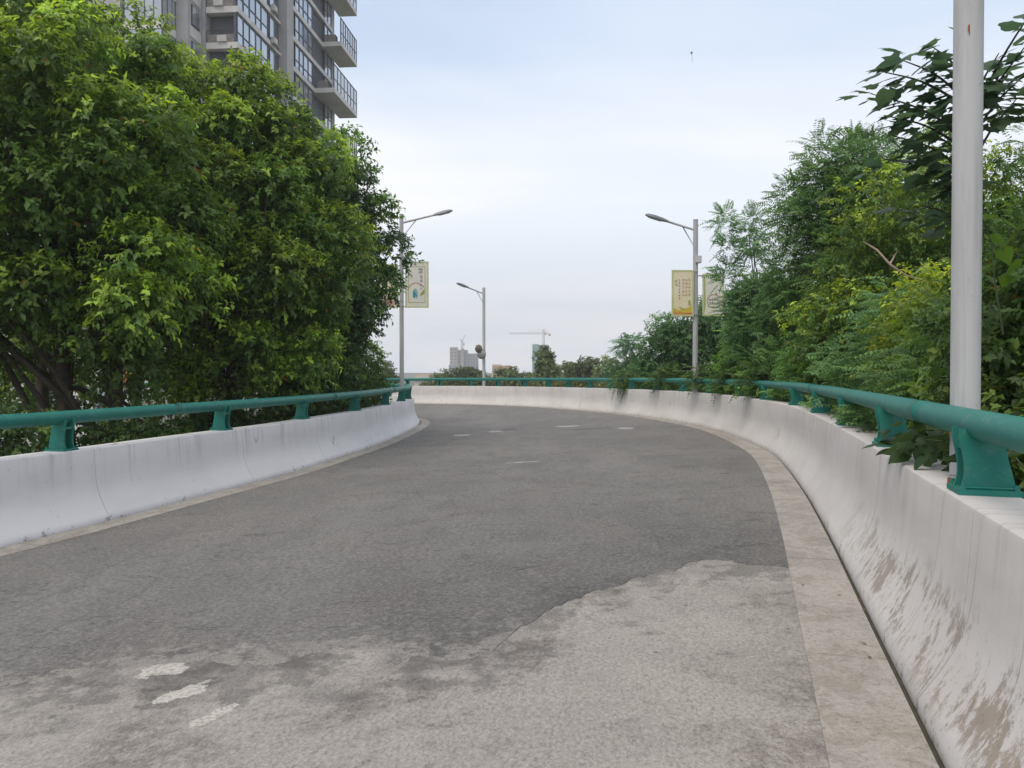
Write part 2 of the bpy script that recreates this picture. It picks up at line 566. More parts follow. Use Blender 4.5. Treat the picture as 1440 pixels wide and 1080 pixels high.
M_CONC = mat_concrete_pavement()
M_ASPH = mat_asphalt()
M_WALLR = mat_wall('white_barrier_paint', (0.575, 0.555, 0.535), (0.505, 0.48, 0.46), True)
M_WALLL = mat_wall('cool_white_barrier_paint', (0.70, 0.69, 0.69), (0.64, 0.63, 0.63), False)
M_GUT = mat_gutter()
M_GREEN = mat_green()
M_POLE = mat_pole()
M_DIRT = simple('gutter_dirt', (0.075, 0.066, 0.05), 0.95, c2=(0.045, 0.048, 0.03), scale=9)
M_RETAIN = simple('retaining_concrete', (0.26, 0.25, 0.24), 0.9)
M_PAINT = simple('worn_road_paint', (0.49, 0.465, 0.425), 0.85, scale=55, c2=(0.26, 0.245, 0.225))
M_PAINTF = simple('faded_road_paint', (0.42, 0.41, 0.40), 0.8, scale=8, c2=(0.2, 0.195, 0.19))
M_BARK = simple('bark', (0.075, 0.058, 0.042), 0.9, scale=6, c2=(0.035, 0.03, 0.024), bmp=0.01)
M_PALEBARK = simple('pale_dead_branch', (0.33, 0.25, 0.19), 0.85, scale=9)
M_STEM = simple('green_stem', (0.07, 0.09, 0.03), 0.7)
M_LAMPHEAD = simple('lamp_head_grey', (0.16, 0.17, 0.19), 0.45, 0.2)
M_LENS = simple('lamp_lens', (0.5, 0.52, 0.55), 0.2)
M_RUST = simple('rust', (0.30, 0.10, 0.035), 0.9, scale=20)
M_GROUND = simple('ground_soil_and_grass', (0.075, 0.095, 0.035), 0.95, scale=0.4, c2=(0.10, 0.085, 0.055))
LEAF = mat_leaf('camphor_leaf', 0.46, 0.40)
FROND = mat_leaf('locust_leaflet', 0.40, 0.5)
BIGLEAF = mat_leaf('lobed_leaf', 0.45, 0.45)
FARLEAF = mat_leaf('distant_leaf', 0.30, 0.6)

# ------------------------------------------------------------------ the ramp: matched stations of both barriers' feet
OUT = [(-2, -8, .13), (-.55, -4, .13), (.70, 0, .13), (1.91, 4.0, .13), (2.74, 6.75, .13), (3.52, 9.5, .13), (4.33, 12.8, .13), (4.68, 15.4, .13), (4.86, 18.2, .13),
       (4.70, 21.0, .13), (4.15, 24.5, .11), (3.30, 27.6, .09), (2.15, 30.4, .07), (.55, 33.2, .05), (-2.3, 35.8, .03), (-5.5, 37.0, .01), (-10, 36.8, 0), (-15, 34.6, 0)]
INN = [(-9.1, -6, -.2), (-8.0, -2, -.2), (-6.85, 1.8, -.2), (-5.6, 5.5, -.2), (-4.85, 8.0, -.2), (-4.28, 10.7, -.2), (-3.76, 13.2, -.2), (-3.47, 15.5, -.2), (-3.2, 18.0, -.2),
       (-3.05, 20.8, -.2), (-2.98, 23.5, -.2), (-3.05, 25.7, -.2), (-3.3, 27.4, -.19), (-4.0, 28.8, -.18), (-5.3, 29.6, -.17), (-6.9, 29.9, -.16), (-10, 29.5, -.15), (-13.5, 27.8, -.15)]
NS = 20
CO, CI = crm(OUT, NS), crm(INN, NS)


class Path:
    """foot line of a barrier; side = +1 when outward is to the right of travel"""

    def __init__(self, pts, side):
        self.p = pts
        d = np.gradient(pts, axis=0)
        d[:, 2] = 0
        d /= np.linalg.norm(d, axis=1)[:, None]
        self.d = d
        self.n = np.stack([d[:, 1], -d[:, 0], 0 * d[:, 0]], 1) * side
        seg = np.linalg.norm(np.diff(pts[:, :2], axis=0), axis=1)
        self.s = np.concatenate([[0], np.cumsum(seg)])

    def at(self, s, off=0.0, z=0.0):
        q = np.array([np.interp(s, self.s, self.p[:, k]) for k in range(3)])
        n = np.array([np.interp(s, self.s, self.n[:, k]) for k in range(3)])
        n /= np.linalg.norm(n)
        return q + n * off + np.array([0, 0, z]), n

    def s_of(self, y, ymax=1e9):
        """arclength where the near branch first reaches y"""
        i = np.argmax(self.p[:, 1] >= y)
        return float(self.s[i])


PO, PI_ = Path(CO, 1), Path(CI, -1)
GW_O, GW_I = 0.36, 0.30

# --- deck under everything (its dark dirt shows in the joint between gutter and barrier)
mb = MB()
n = len(CO)
for i in range(n):
    a, b = CI[i] - PI_.n[i] * 0.0, CO[i]
    mb.v.append((a[0], a[1], a[2] - 0.035))
    mb.v.append((b[0], b[1], b[2] - 0.035))
mb.f = [(2 * i, 2 * i + 1, 2 * i + 3, 2 * i + 2) for i in range(n - 1)]
mb.build('bridge_deck', M_DIRT, kind='structure')


def lat(i, v, dz):
    """point at station index (float) i and lateral fraction v between the gutters' inner edges"""
    k = min(int(i), n - 2)
    f = i - k
    a = (CI[k] - PI_.n[k] * (GW_I + 0.035)) * (1 - f) + (CI[k + 1] - PI_.n[k + 1] * (GW_I + 0.035)) * f
    b = (CO[k] - PO.n[k] * (GW_O + 0.035)) * (1 - f) + (CO[k + 1] - PO.n[k + 1] * (GW_O + 0.035)) * f
    q = a * (1 - v) + b * v
    return (q[0], q[1], q[2] + dz)


# concrete pavement: visible in the foreground, carries the asphalt overlay
mb = MB()
NV = 12
for i in range(n):
    for j in range(NV + 1):
        mb.v.append(lat(i, j / NV, -0.008))
for i in range(n - 1):
    for j in range(NV):
        a = i * (NV + 1) + j
        mb.f.append((a, a + 1, a + NV + 2, a + NV + 1))
mb.build('concrete_pavement', M_CONC, kind='structure', smooth=True)
PAVE = BVHTree.FromPolygons([Vector(p) for p in mb.v], mb.f)

# asphalt overlay with a ragged broken edge
mb = MB()
NV, NR = 420, 150
for j in range(NV + 1):
    v = j / NV
    lo, hi = 0.0, 8.0 * NS
    for _ in range(24):
        mid_ = (lo + hi) / 2
        x, y, z = lat(mid_, v, 0)
        e = edge_y(x + 0.07 * mnoise.fractal((y * 5.0, x * 5.0, 9.0), 1.0, 2.0, 4)) + 0.09 * mnoise.fractal((x * 3.6, y * 3.6, 0), 1.0, 2.0, 5) + 0.05 * mnoise.noise((x * 17, y * 9, 3)) + 0.03 * mnoise.noise((x * 48, 2, 7))
        if y < e:
            lo = mid_
        else:
            hi = mid_
    i0 = (lo + hi) / 2
    for r in range(NR + 1):
        q = r / NR
        ii = i0 + (n - 1 - i0) * q ** 1.4
        x, y, z = lat(ii, v, -0.003 if r else -0.0085)
        if r == 0:
            pass
        mb.v.append((x, y, z))
for j in range(NV):
    for r in range(NR):
        a = j * (NR + 1) + r
        mb.f.append((a, a + NR + 1, a + NR + 2, a + 1))
mb.build('asphalt_road', M_ASPH, kind='structure', smooth=False)

# gutters of cast slabs
for nm, P, gw, step, off0 in (('gutter', PO, GW_O, 2.05, 0.035), ('gutter', PI_, GW_I, 2.05, 0.035)):
    g = put(nm, None, kind='structure')
    s = 0.0
    while s < P.s[-1] - step:
        m_ = MB()
        K = 8
        dz = random.uniform(-.0015, .0015)
        for k in range(K + 1):
            ss = s + 0.003 + (step - 0.006) * k / K
            for off, z in ((-off0, -0.02), (-off0, 0.004 + dz), (-off0 - gw, 0.0 + dz), (-off0 - gw, -0.02)):
                q, _ = P.at(ss, off, z)
                m_.v.append(tuple(q))
        for k in range(K):
            for e in range(3):
                a = k * 4 + e
                m_.f.append((a, a + 1, a + 5, a + 4))
        m_.f.append((0, 1, 2, 3))
        m_.f.append(tuple(K * 4 + e for e in (3, 2, 1, 0)))
        m_.build('gutter_slab', M_GUT, g)
        s += step

# ------------------------------------------------------------------ barriers
HB = 0.82
PROFILE = [(0.0, -0.03), (0.004, 0.03), (0.03, 0.075), (0.075, 0.15), (0.12, 0.24), (0.148, 0.31), (0.168, 0.38), (0.180, 0.46), (0.19, 0.60), (0.203, 0.795), (0.209, 0.812), (0.224, 0.82),
           (0.47, 0.82), (0.487, 0.813), (0.493, 0.795), (0.50, 0.30), (0.50, -0.5)]
PV = np.concatenate([[0], np.cumsum(np.linalg.norm(np.diff(np.array(PROFILE), axis=0), axis=1))])


def barrier(P, root, mat, joints):
    for s0, s1 in zip(joints[:-1], joints[1:]):
        K = max(4, int((s1 - s0) / 0.16))
        np_ = len(PROFILE)
        v, uv, f = [], [], []
        ss = np.linspace(s0 + 0.0035, s1 - 0.0035, K + 1)
        for s in ss:
            for (o, z), pv in zip(PROFILE, PV):
                q, _ = P.at(s, o, z)
                v.append(tuple(q))
                uv.append((s, pv))
        for k in range(K):
            for e in range(np_ - 1):
                a = k * np_ + e
                f.append((a, a + 1, a + np_ + 1, a + np_))
        f.append(tuple(range(np_)))
        f.append(tuple(K * np_ + e for e in reversed(range(np_))))
        me = bpy.data.meshes.new('barrier_segment')
        me.from_pydata(v, [], f)
        me.materials.append(mat)
        L = me.uv_layers.new(name='UVMap')
        li = np.empty(len(me.loops), dtype=np.int32)
        me.loops.foreach_get('vertex_index', li)
        L.data.foreach_set('uv', np.array(uv, dtype=np.float32)[li].ravel())
        me.polygons.foreach_set('use_smooth', [True] * len(me.polygons))
        auto_smooth(me, 42)
        put('barrier_segment', me, root)


def rail_posts_s(P, ys_list):
    return ys_list


# post positions as arclengths: even spacing, closing up round the tight far bend
def s_at_ray(P, off, tanx, smin, smax):
    best, bs = 1e9, smin
    for s in np.arange(smin, smax, 0.03):
        q, _ = P.at(s, off)
        if q[1] < 1:
            continue
        e = abs(q[0] / q[1] - tanx)
        if e < best:
            best, bs = e, s
    return bs


sO0 = PO.s_of(3.64)
posts_o = [sO0 - 2.35 * k for k in (4, 3, 2, 1)] + [sO0, sO0 + 2.35, sO0 + 4.75, sO0 + 7.2, sO0 + 9.7, sO0 + 12.2, sO0 + 14.6, sO0 + 16.9]
s = posts_o[-1]
while s < PO.s[-1] - 2:
    s += 2.1 if s < sO0 + 22 else 1.6
    posts_o.append(s)
sI0 = PI_.s_of(8.55)
posts_i = [sI0 - 3.1 * k for k in (4, 3, 2, 1)] + [sI0, sI0 + 3.15, sI0 + 6.0, sI0 + 9.2, sI0 + 12.4, sI0 + 15.0, sI0 + 17.0]
s = posts_i[-1]
while s < PI_.s[-1] - 2:
    s += 2.0
    posts_i.append(s)

bo = thing('concrete_barrier', 'white concrete barrier right of the ramp with brown scrape marks on its foot', 'barrier')
bi = thing('concrete_barrier', 'pale grey white concrete barrier along the left side of the ramp below the dark trees', 'barrier')
barrier(PO, bo, M_WALLR, [0.0] + [p - 0.45 for p in posts_o if p > 1] + [PO.s[-1]])
barrier(PI_, bi, M_WALLL, [0.0] + [p + 0.32 for p in posts_i if p > 0] + [PI_.s[-1]])

# retaining walls that carry the ramp
for P, nm in ((PO, 'retaining_wall'), (PI_, 'retaining_wall')):
    mb = MB()
    for i in range(0, len(P.p), 4):
        q, nn = P.p[i], P.n[i]
        for o, z in ((0.44, -0.06), (0.44, -5.2), (0.1, -5.2), (0.1, -0.06)):
            w = q + nn * o
            mb.v.append((w[0], w[1], w[2] + z if z > -1 else z))
    K = len(mb.v) // 4
    for k in range(K - 1):
        for e in range(4):
            a, b = k * 4 + e, k * 4 + (e + 1) % 4
            mb.f.append((a, b, b + 4, a + 4))
    mb.build(nm, M_RETAIN, kind='structure')

# ------------------------------------------------------------------ guard rails
PIPE_OFF = 0.33


def arc(pts, k=6):
    return [(q[0], q[1]) for q in crm(pts, k)]


def post_mesh(zc):
    k = lambda z: .845 + (z - .845) * (zc - .015 - .845) / (1.16 - .845)
    fr = arc([(.245, .845), (.259, k(.90)), (.260, k(.97)), (.250, k(1.04)), (.240, k(1.10)), (.238, k(1.16))], 3)
    bk = arc([(.42, k(1.16)), (.422, k(1.08)), (.434, k(1.0)), (.452, k(.92)), (.466, .845)], 3)
    pm = MB()
    for y in (-.070, .052):
        pm.prism(fr + bk, y, y + .018)
    pm.box((.345, -.052, .845), (.363, .052, k(1.10)))
    pm.box((.26, -.052, k(1.05)), (.345, .052, k(1.075)))
    # weld beads along the feet of the plates
    for y in (-.074, .074):
        pm.tube([(.25, y, .85), (.46, y, .85)], .007, 5)
    return pm.mesh('rail_post', M_GREEN)


bm_ = MB()
bm_.box((.228, -.11, .8203), (.482, .11, .8445))
for x in (.25, .46):
    for y in (-.1, .1):
        bm_.tube([(x, y, .84), (x, y, .87)], .011, 6)
PLATE = bm_.mesh('base_plate', M_GREEN)


def guard_rail(P, posts, root, step, PIPE_Z, PIPE_R):
    POST = post_mesh(PIPE_Z)
    for s in posts:
        if s < 0.3 or s > P.s[-1] - 0.3:
            continue
        q, nn = P.at(s)
        o = put('rail_post', POST, root, loc=tuple(q))
        o.rotation_euler = (0, 0, math.atan2(nn[1], nn[0]))
        put('base_plate', PLATE, o)
    s = 0.05
    N = int((P.s[-1] - .1) / step)
    L = (P.s[-1] - .1) / N
    for k in range(N):
        a, b = s + L * k, s + L * (k + 1)
        pts = [P.at(x, PIPE_OFF, PIPE_Z)[0] for x in np.linspace(a + .0004, b - .0004, max(6, int(L / .22)))]
        MB().tube(pts, PIPE_R, 20).build('rail_pipe', M_GREEN, root, smooth=True)
        if k:
            q0 = [P.at(x, PIPE_OFF, PIPE_Z)[0] for x in (a - .004, a, a + .004)]
            MB().tube(q0, PIPE_R + .0008, 20).build('pipe_seam', M_GREEN, root, smooth=False)


ro = thing('guard_rail', 'green steel pipe rail on curved posts standing on the right hand barrier', 'guard rail')
guard_rail(PO, posts_o, ro, 6.3, 1.13, .068)
ri = thing('guard_rail', 'green steel pipe rail on curved posts standing on the left barrier before the trees', 'guard rail')
guard_rail(PI_, posts_i, ri, 5.6, 1.19, .076)
# rusty bolt stub beside the nearest post on the right
q, nn = PO.at(sO0 + 0.17, 0.25, .82)
MB().tube([q, q + np.array([0.004, 0.002, 0.045])], .008, 6).tube([q + np.array([0.012, 0, 0]), q + np.array([0.012, .004, .02])], .01, 6).build('rusty_bolt', M_RUST, ro)

# ------------------------------------------------------------------ leaves


def nrm(a):
    return a / np.maximum(np.linalg.norm(a, axis=-1, keepdims=True), 1e-9)


def quads_mesh(name, V, C, mat):
    """V: (N,4,3) base, right, tip, left -> two triangles per leaf; C: (N,3)"""
    N = len(V)
    me = bpy.data.meshes.new(name)
    me.vertices.add(N * 4)
    me.vertices.foreach_set('co', V.astype(np.float32).ravel())
    b = (np.arange(N) * 4)[:, None]
    tri = np.concatenate([b + 0, b + 1, b + 2, b + 0, b + 2, b + 3], 1).astype(np.int32).ravel()
    me.loops.add(N * 6)
    me.loops.foreach_set('vertex_index', tri)
    me.polygons.add(N * 2)
    me.polygons.foreach_set('loop_start', np.arange(N * 2, dtype=np.int32) * 3)
    me.polygons.foreach_set('loop_total', np.full(N * 2, 3, dtype=np.int32))
    me.update(calc_edges=True)
    at = me.attributes.new('leaf_colour', 'FLOAT_COLOR', 'FACE')
    cc = np.ones((N * 2, 4), np.float32)
    cc[:, :3] = np.repeat(C, 2, axis=0)
    at.data.foreach_set('color', cc.ravel())
    me.materials.append(mat)
    return me


def leaf_quads(pos, d, upv, ln, wd, fold):
    side = nrm(np.cross(d, upv))
    nn = np.cross(side, d)
    ln = ln[:, None]
    wd = wd[:, None]
    fold = fold[:, None]
    B = pos
    T = pos + d * ln - nn * ln * 0.12
    Rr = pos + d * ln * .42 + side * wd * .5 + nn * wd * fold
    Ll = pos + d * ln * .42 - side * wd * .5 + nn * wd * fold
    return np.stack([B, Rr, T, Ll], 1)


def shoots(P, D, length, L, leaf_len, leaf_w, old, young, young_p, droop=.5, rng=RNG, O=None, per=1):
    """broad-leaved shoots: alternate leaves round a drooping twig, the tip leaves sometimes young and pale"""
    Sn = len(P)
    t = (np.arange(L) + .6) / L
    ln = length * rng.uniform(.7, 1.3, (Sn, 1))
    pos = P[:, None, :] + D[:, None, :] * (ln * t)[:, :, None]
    pos[:, :, 2] -= (droop * ln * t ** 2) * .5
    az = rng.uniform(0, 6.28, (Sn, 1)) + np.arange(L) * 2.4 + rng.normal(0, .3, (Sn, L))
    ref = np.where(np.abs(D[:, 2:3]) < .9, np.array([[0, 0, 1.0]]), np.array([[1.0, 0, 0]]))
    a = nrm(np.cross(D, ref))
    b = np.cross(D, a)
    rad = a[:, None, :] * np.cos(az)[:, :, None] + b[:, None, :] * np.sin(az)[:, :, None]
    d = D[:, None, :] * .6 + rad * .7 + rng.normal(0, .2, (Sn, L, 3))
    d[:, :, 2] -= droop * rng.uniform(.4, 1.5, (Sn, L))
    d = nrm(d).reshape(-1, 3)
    Ov = D if O is None else O
    up = nrm(np.array([0, 0, .8]) + Ov[:, None, :] * .9 + rng.normal(0, .33, (Sn, L, 3))).reshape(-1, 3)
    N = Sn * L
    sz = rng.uniform(.5, 1.2, N)
    V = leaf_quads(pos.reshape(-1, 3), d, up, leaf_len * sz, leaf_w * sz, rng.uniform(.05, .3, N))
    cy = np.repeat(rng.random(Sn // per) < young_p, per)
    cz_ = D[:, 2] if O is None else O[:, 2]
    young_lit = (rng.random(Sn) < np.where(cy, np.clip(.55 + cz_ * .6, .05, .95), .05))[:, None]  # pale young leaves favour clump tops, putting a lit top into the colour
    w = np.where(young_lit, np.clip((t + .1) * 1.3, 0, 1)[None, :] * rng.uniform(.3, 1, (Sn, 1)) ** .8, 0)
    w = np.clip(w + rng.normal(0, .06, (Sn, L)), 0, 1)
    tone = np.repeat(rng.uniform(.75, 1.25, Sn // per), per)[:, None, None] * rng.uniform(.75, 1.25, (Sn, 1, 1)) * rng.uniform(.75, 1.25, (Sn, L, 1))
    C = (old[None, None, :] * (1 - w[:, :, None]) + young[None, None, :] * w[:, :, None]) * tone
    yel = rng.random((Sn, L, 1)) < .006
    C = np.where(yel, np.array([.24, .13, .02]), C)
    return V, C.reshape(-1, 3)


def fronds(P, D, length, pairs, lf_len, lf_w, c0, c1, droop=.4, rng=RNG):
    """pinnate leaves: two rows of leaflets in one plane along a drooping midrib"""
    F = len(P)
    ln = length * rng.uniform(.65, 1.25, (F, 1))
    t = np.linspace(.12, 1, pairs)
    Dv = D[:, None, :]
    pos = P[:, None, :] + Dv * (ln * t)[:, :, None]
    pos[:, :, 2] -= droop * ln * t ** 2 * .6
    tang = np.repeat(Dv, pairs, 1).copy()
    tang[:, :, 2] -= droop * 1.2 * t
    tang = nrm(tang)
    up = nrm(np.array([0, 0, 1.0]) + rng.normal(0, .3, (F, 1, 3)))
    side = nrm(np.cross(tang, np.broadcast_to(up, tang.shape)))
    Vs, Cs = [], []
    col = (c0 + (c1 - c0) * rng.random((F, 1)) ** 1.6) * rng.uniform(.75, 1.25, (F, 1))
    taper = np.sin(np.clip(t * .93 + .07, 0, 1) * math.pi) * .45 + .6
    for sg in (1, -1):
        d = side * sg * .9 + tang * .42 + rng.normal(0, .08, tang.shape)
        d[:, :, 2] -= .22
        d = nrm(d).reshape(-1, 3)
        uu = nrm(np.broadcast_to(up, tang.shape) + rng.normal(0, .22, tang.shape)).reshape(-1, 3)
        N = F * pairs
        sz = (taper[None, :] * rng.uniform(.85, 1.1, (F, pairs))).reshape(-1) * (ln / length).repeat(pairs, 1).reshape(-1)
        Vs.append(leaf_quads(pos.reshape(-1, 3), d, uu, lf_len * sz, lf_w * sz, rng.uniform(0, .15, N)))
        Cs.append(np.repeat(col, pairs, 0) * rng.uniform(.88, 1.12, (N, 1)))
    return np.concatenate(Vs), np.concatenate(Cs)


def clump_centres(ells, gap, n, rng, shell=.5):
    """well spaced points in the outer part of a union of ellipsoids"""
    pts = []
    vol = np.array([e[1][0] * e[1][1] * e[1][2] for e in ells]) ** .67
    vol /= vol.sum()
    tries = 0
    while len(pts) < n and tries < n * 60:
        tries += 1
        c, r = ells[rng.choice(len(ells), p=vol)]
        u = rng.normal(size=3)
        u /= np.linalg.norm(u)
        q = np.array(c) + u * np.array(r) * rng.uniform(shell, 1.0)
        if all(np.linalg.norm(q - p_) > gap for p_ in pts[-220:]):
            pts.append(q)
    return np.array(pts)


def clump_points(C, r, per, rng, up_bias=.25):
    """shoot origins and directions over each clump's dome"""
    K = len(C)
    u = nrm(rng.normal(size=(K, per, 3)) + np.array([0, 0, up_bias]))
    rr = r * rng.uniform(.6, 1.25, (K, 1, 1)) * rng.uniform(.25, 1, (K, per, 1)) ** .5
    P = C[:, None, :] + u * rr * np.array([1, 1, .8])
    D = nrm(u + rng.normal(0, .35, (K, per, 3)) + np.array([0, 0, .1]))
    return P.reshape(-1, 3), D.reshape(-1, 3), u.reshape(-1, 3)


def clear_of_ramp(V, K, b):
    """drop the leaves that would grow through the barrier or hang over the road"""
    c = V.mean(1) + b
    keep = np.ones(len(c), bool)
    for pts, nn in ((CO[::3], PO.n[::3]), (CI[::3], PI_.n[::3])):
        for i in range(0, len(c), 20000):
            q = c[i:i + 20000]
            d2 = (q[:, None, 0] - pts[None, :, 0]) ** 2 + (q[:, None, 1] - pts[None, :, 1]) ** 2
            j = d2.argmin(1)
            o = ((q[:, :2] - pts[j, :2]) * nn[j, :2]).sum(1)
            h = q[:, 2] - pts[j, 2]
            bad = (d2.min(1) < 9) & (((o < .56) & (h < .86)) | ((o < .20) & (h < 2.2)) | ((o < .47) & (h < 1.32) & (h > 1.05)) )
            bad |= (d2.min(1) >= 9) & (d2.min(1) < 20) & (o < 0) & (h < 2.2)
            keep[i:i + 20000] &= ~bad
    return V[keep], K[keep]


def limb_mesh(mb, base, top, targets, r0, rng, k=8):
    """trunk from base to top and limbs that fork from it towards some clumps"""
    base, top = np.array(base), np.array(top)
    trunk = [base + (top - base) * t + np.array([.18 * math.sin(t * 5 + base[0]), .15 * math.cos(t * 4 + base[1]), 0]) for t in np.linspace(0, 1, 9)]
    mb.tube(trunk, [r0 * (1 - .6 * t) for t in np.linspace(0, 1, 9)], k)
    for q in targets:
        t0 = rng.uniform(.42, .95)
        a = base + (top - base) * t0 + np.array([.18 * math.sin(t0 * 5 + base[0]), .15 * math.cos(t0 * 4 + base[1]), 0])
        mid = a * .5 + q * .5 + np.array([rng.normal(0, .15), rng.normal(0, .15), rng.uniform(.0, .4)])
        pts = crm([a, mid, q], 4)
        rr = r0 * (1 - .6 * t0) * .5
        mb.tube(list(pts), list(np.linspace(rr, .012, len(pts))), 5, cap=False)


A3 = lambda *a: np.array(a, float)
OLD = A3(.088, .168, .036)
YOUNG = A3(.38, .55, .080)


def broad_tree(name, label, cat, base, ells, nclump, gap, r, per, L=10, ll=.105, lw=.052, twig=.30, old=OLD, young=YOUNG, yp=.35, trunks=None, mat=LEAF, group=None, seed=1, droop=.55, trunk_r=.16, shell=.5, ub=.35):
    rng = np.random.default_rng(seed)
    root = thing(name, label, cat, tuple(base), group)
    b = np.array(base, float)
    ells = [(np.array(c) - b, rr) for c, rr in ells]
    C = clump_centres(ells, gap, nclump, rng, shell)
    P, D, O = clump_points(C, r, per, rng, ub)
    V, K = shoots(P, D, twig, L, ll, lw, old, young, yp, droop, rng, O, per)
    if b[1] < 40:
        V, K = clear_of_ramp(V, K, b)
    put('crown', quads_mesh('crown', V, K, mat), root)
    mb = MB()
    main = ells[0][0]
    for j, (tb, tt) in enumerate(trunks or [((0, 0, 0), tuple(main + np.array([0, 0, ells[0][1][2] * .3])))]):
        idx = rng.choice(len(C), min(len(C), 16), replace=False)
        limb_mesh(mb, tb, tt, C[idx], trunk_r, rng)
    mb.build('trunk', M_BARK, root, smooth=True)
    return root


def feather_tree(name, label, cat, base, ells, nclump, gap, r, per, length=.34, pairs=9, ll=.05, lw=.022, c0=A3(0.038, 0.081, 0.025), c1=A3(0.082, 0.151, 0.040), group=None, seed=1, droop=.45, trunk_r=.06, up=.2, flat=0.0, shell=.45, stems=14):
    rng = np.random.default_rng(seed)
    root = thing(name, label, cat, tuple(base), group)
    b = np.array(base, float)
    ells = [(np.array(c) - b, rr) for c, rr in ells]
    C = clump_centres(ells, gap, nclump, rng, shell)
    P, D, O = clump_points(C, r, per, rng, up)
    if flat:
        D[:, 2] *= (1 - flat)
        D = nrm(D)
    V, K = fronds(P, D, length, pairs, ll, lw, c0, c1, droop, rng)
    if name != 'leaf_spray':
        V, K = clear_of_ramp(V, K, b)
    put('crown', quads_mesh('crown', V, K, FROND), root)
    mb = MB()
    main = ells[0][0]
    idx = rng.choice(len(C), min(len(C), stems), replace=False)
    limb_mesh(mb, (0, 0, 0), tuple(main), C[idx], trunk_r, rng, 6)
    mb.build('trunk', M_BARK, root, smooth=True)
    return root


GZ = -5.0
# ------------------------------------------------------------------ ground
mb = MB()
mb.add([(-6000, -6000, GZ), (6000, -6000, GZ), (6000, 6000, GZ), (-6000, 6000, GZ)], [(0, 1, 2, 3)])
mb.build('ground', M_GROUND, kind='structure')


def px(x, y, Y):
    """world point seen at photo pixel (x, y) at depth Y, for laying out the site"""
    return np.array([(x - 720) / FPX * Y, Y, 1.5 + (523 - y) / FPX * Y])


# ------------------------------------------------------------------ trees on the left
broad_tree('broadleaf_tree', 'tallest broadleaf tree with two dark trunks, at the far left behind the barrier', 'tree', (-8.0, 13.6, GZ),
           [((-8.6, 13.6, 5.2), (3.0, 2.4, 3.4)), ((-7.1, 13.1, 5.4), (1.5, 1.5, 1.7)), ((-9.8, 12.8, 3.6), (2.4, 1.6, 2.4)), ((-6.9, 13.2, 3.4), (1.8, 1.3, 1.9))],
           100, .78, .66, 125, L=9, ll=.13, lw=.07, trunks=[((0, 0, 0), (.3, .2, 10.0)), ((.55, .5, 0), (1.4, .3, 9.3))], seed=3, trunk_r=.2, shell=.4, yp=.55, ub=.55)
broad_tree('broadleaf_tree', 'broad round tree with bright yellow green shoots before the apartment tower', 'tree', (-5.9, 16.6, GZ),
           [((-5.9, 16.6, 4.4), (2.3, 2.0, 2.7)), ((-7.4, 16.2, 6.5), (1.3, 1.4, 1.6)), ((-5.9, 16.5, 6.2), (1.5, 1.4, 1.6)), ((-4.75, 16.6, 5.9), (.75, .9, 1.25)), ((-4.7, 16.6, 3.4), (1.2, 1.3, 2.2)), ((-6.2, 16.2, 1.6), (1.9, 1.0, .8))],
           100, .75, .64, 120, L=9, ll=.13, lw=.07, seed=5, trunk_r=.18, yp=.7, shell=.4, ub=.55)
broad_tree('broadleaf_tree', 'rightmost of the big left trees, its crown reaching the left lamp post', 'tree', (-4.9, 20.0, GZ),
           [((-4.95, 20.2, 4.0), (1.4, 1.5, 2.2)), ((-3.95, 20.6, 5.5), (.5, .8, .9)), ((-3.5, 20.8, 4.3), (.5, .8, 1.0)), ((-3.15, 20.9, 4.5), (.22, .4, .5)), ((-4.35, 20.2, 6.4), (.5, .8, .9)), ((-5.8, 20, 4.9), (1.2, 1.4, 2.2)), ((-5.0, 20, 1.6), (1.3, 1.1, 1.1))],
           84, .62, .54, 100, L=9, ll=.135, lw=.072, seed=8, trunk_r=.14, old=A3(0.056, 0.120, 0.039), young=A3(0.178, 0.332, 0.067), yp=.5, shell=.4, ub=.5)
broad_tree('broadleaf_tree', 'tall tree in the top left corner, rising behind the other left trees', 'tree', (-11.2, 18.6, GZ),
           [((-11.4, 18.6, 7.6), (2.6, 2.2, 2.9)), ((-13.5, 18.2, 6.6), (2.6, 2.0, 3.2)), ((-9.5, 18.6, 8.6), (1.2, 1.2, 1.6))],
           80, .75, .7, 95, L=9, ll=.135, lw=.072, seed=12, trunk_r=.2, yp=.65, ub=.5)
broad_tree('broadleaf_tree', 'low bushy light green tree behind the left rail beside the left lamp post', 'tree', (-5.5, 24.6, GZ),
           [((-5.7, 24.6, 1.7), (1.5, 1.2, 1.5)), ((-4.8, 25.0, 1.1), (.6, .8, 1.1)), ((-7.1, 24.2, 2.2), (1.4, 1.2, 1.8)), ((-6.2, 24, .2), (1.8, 1, 1.0))],
           85, .5, .48, 66, L=9, ll=.13, lw=.068, seed=15, trunk_r=.1, old=A3(0.070, 0.153, 0.036), young=A3(0.190, 0.345, 0.075), yp=.5, shell=.35)
broad_tree('broadleaf_tree', 'shaded dark tree deep behind the first two left trees', 'tree', (-9.5, 23.5, GZ),
           [((-9.6, 23.5, 2.4), (3.4, 1.6, 3.6)), ((-13.8, 23, 2.4), (3.2, 1.6, 3.6)), ((-17.5, 23, 2.4), (3.0, 1.6, 3.8))],
           150, .6, .7, 46, L=8, ll=.16, lw=.085, seed=19, trunk_r=.2, shell=.2)
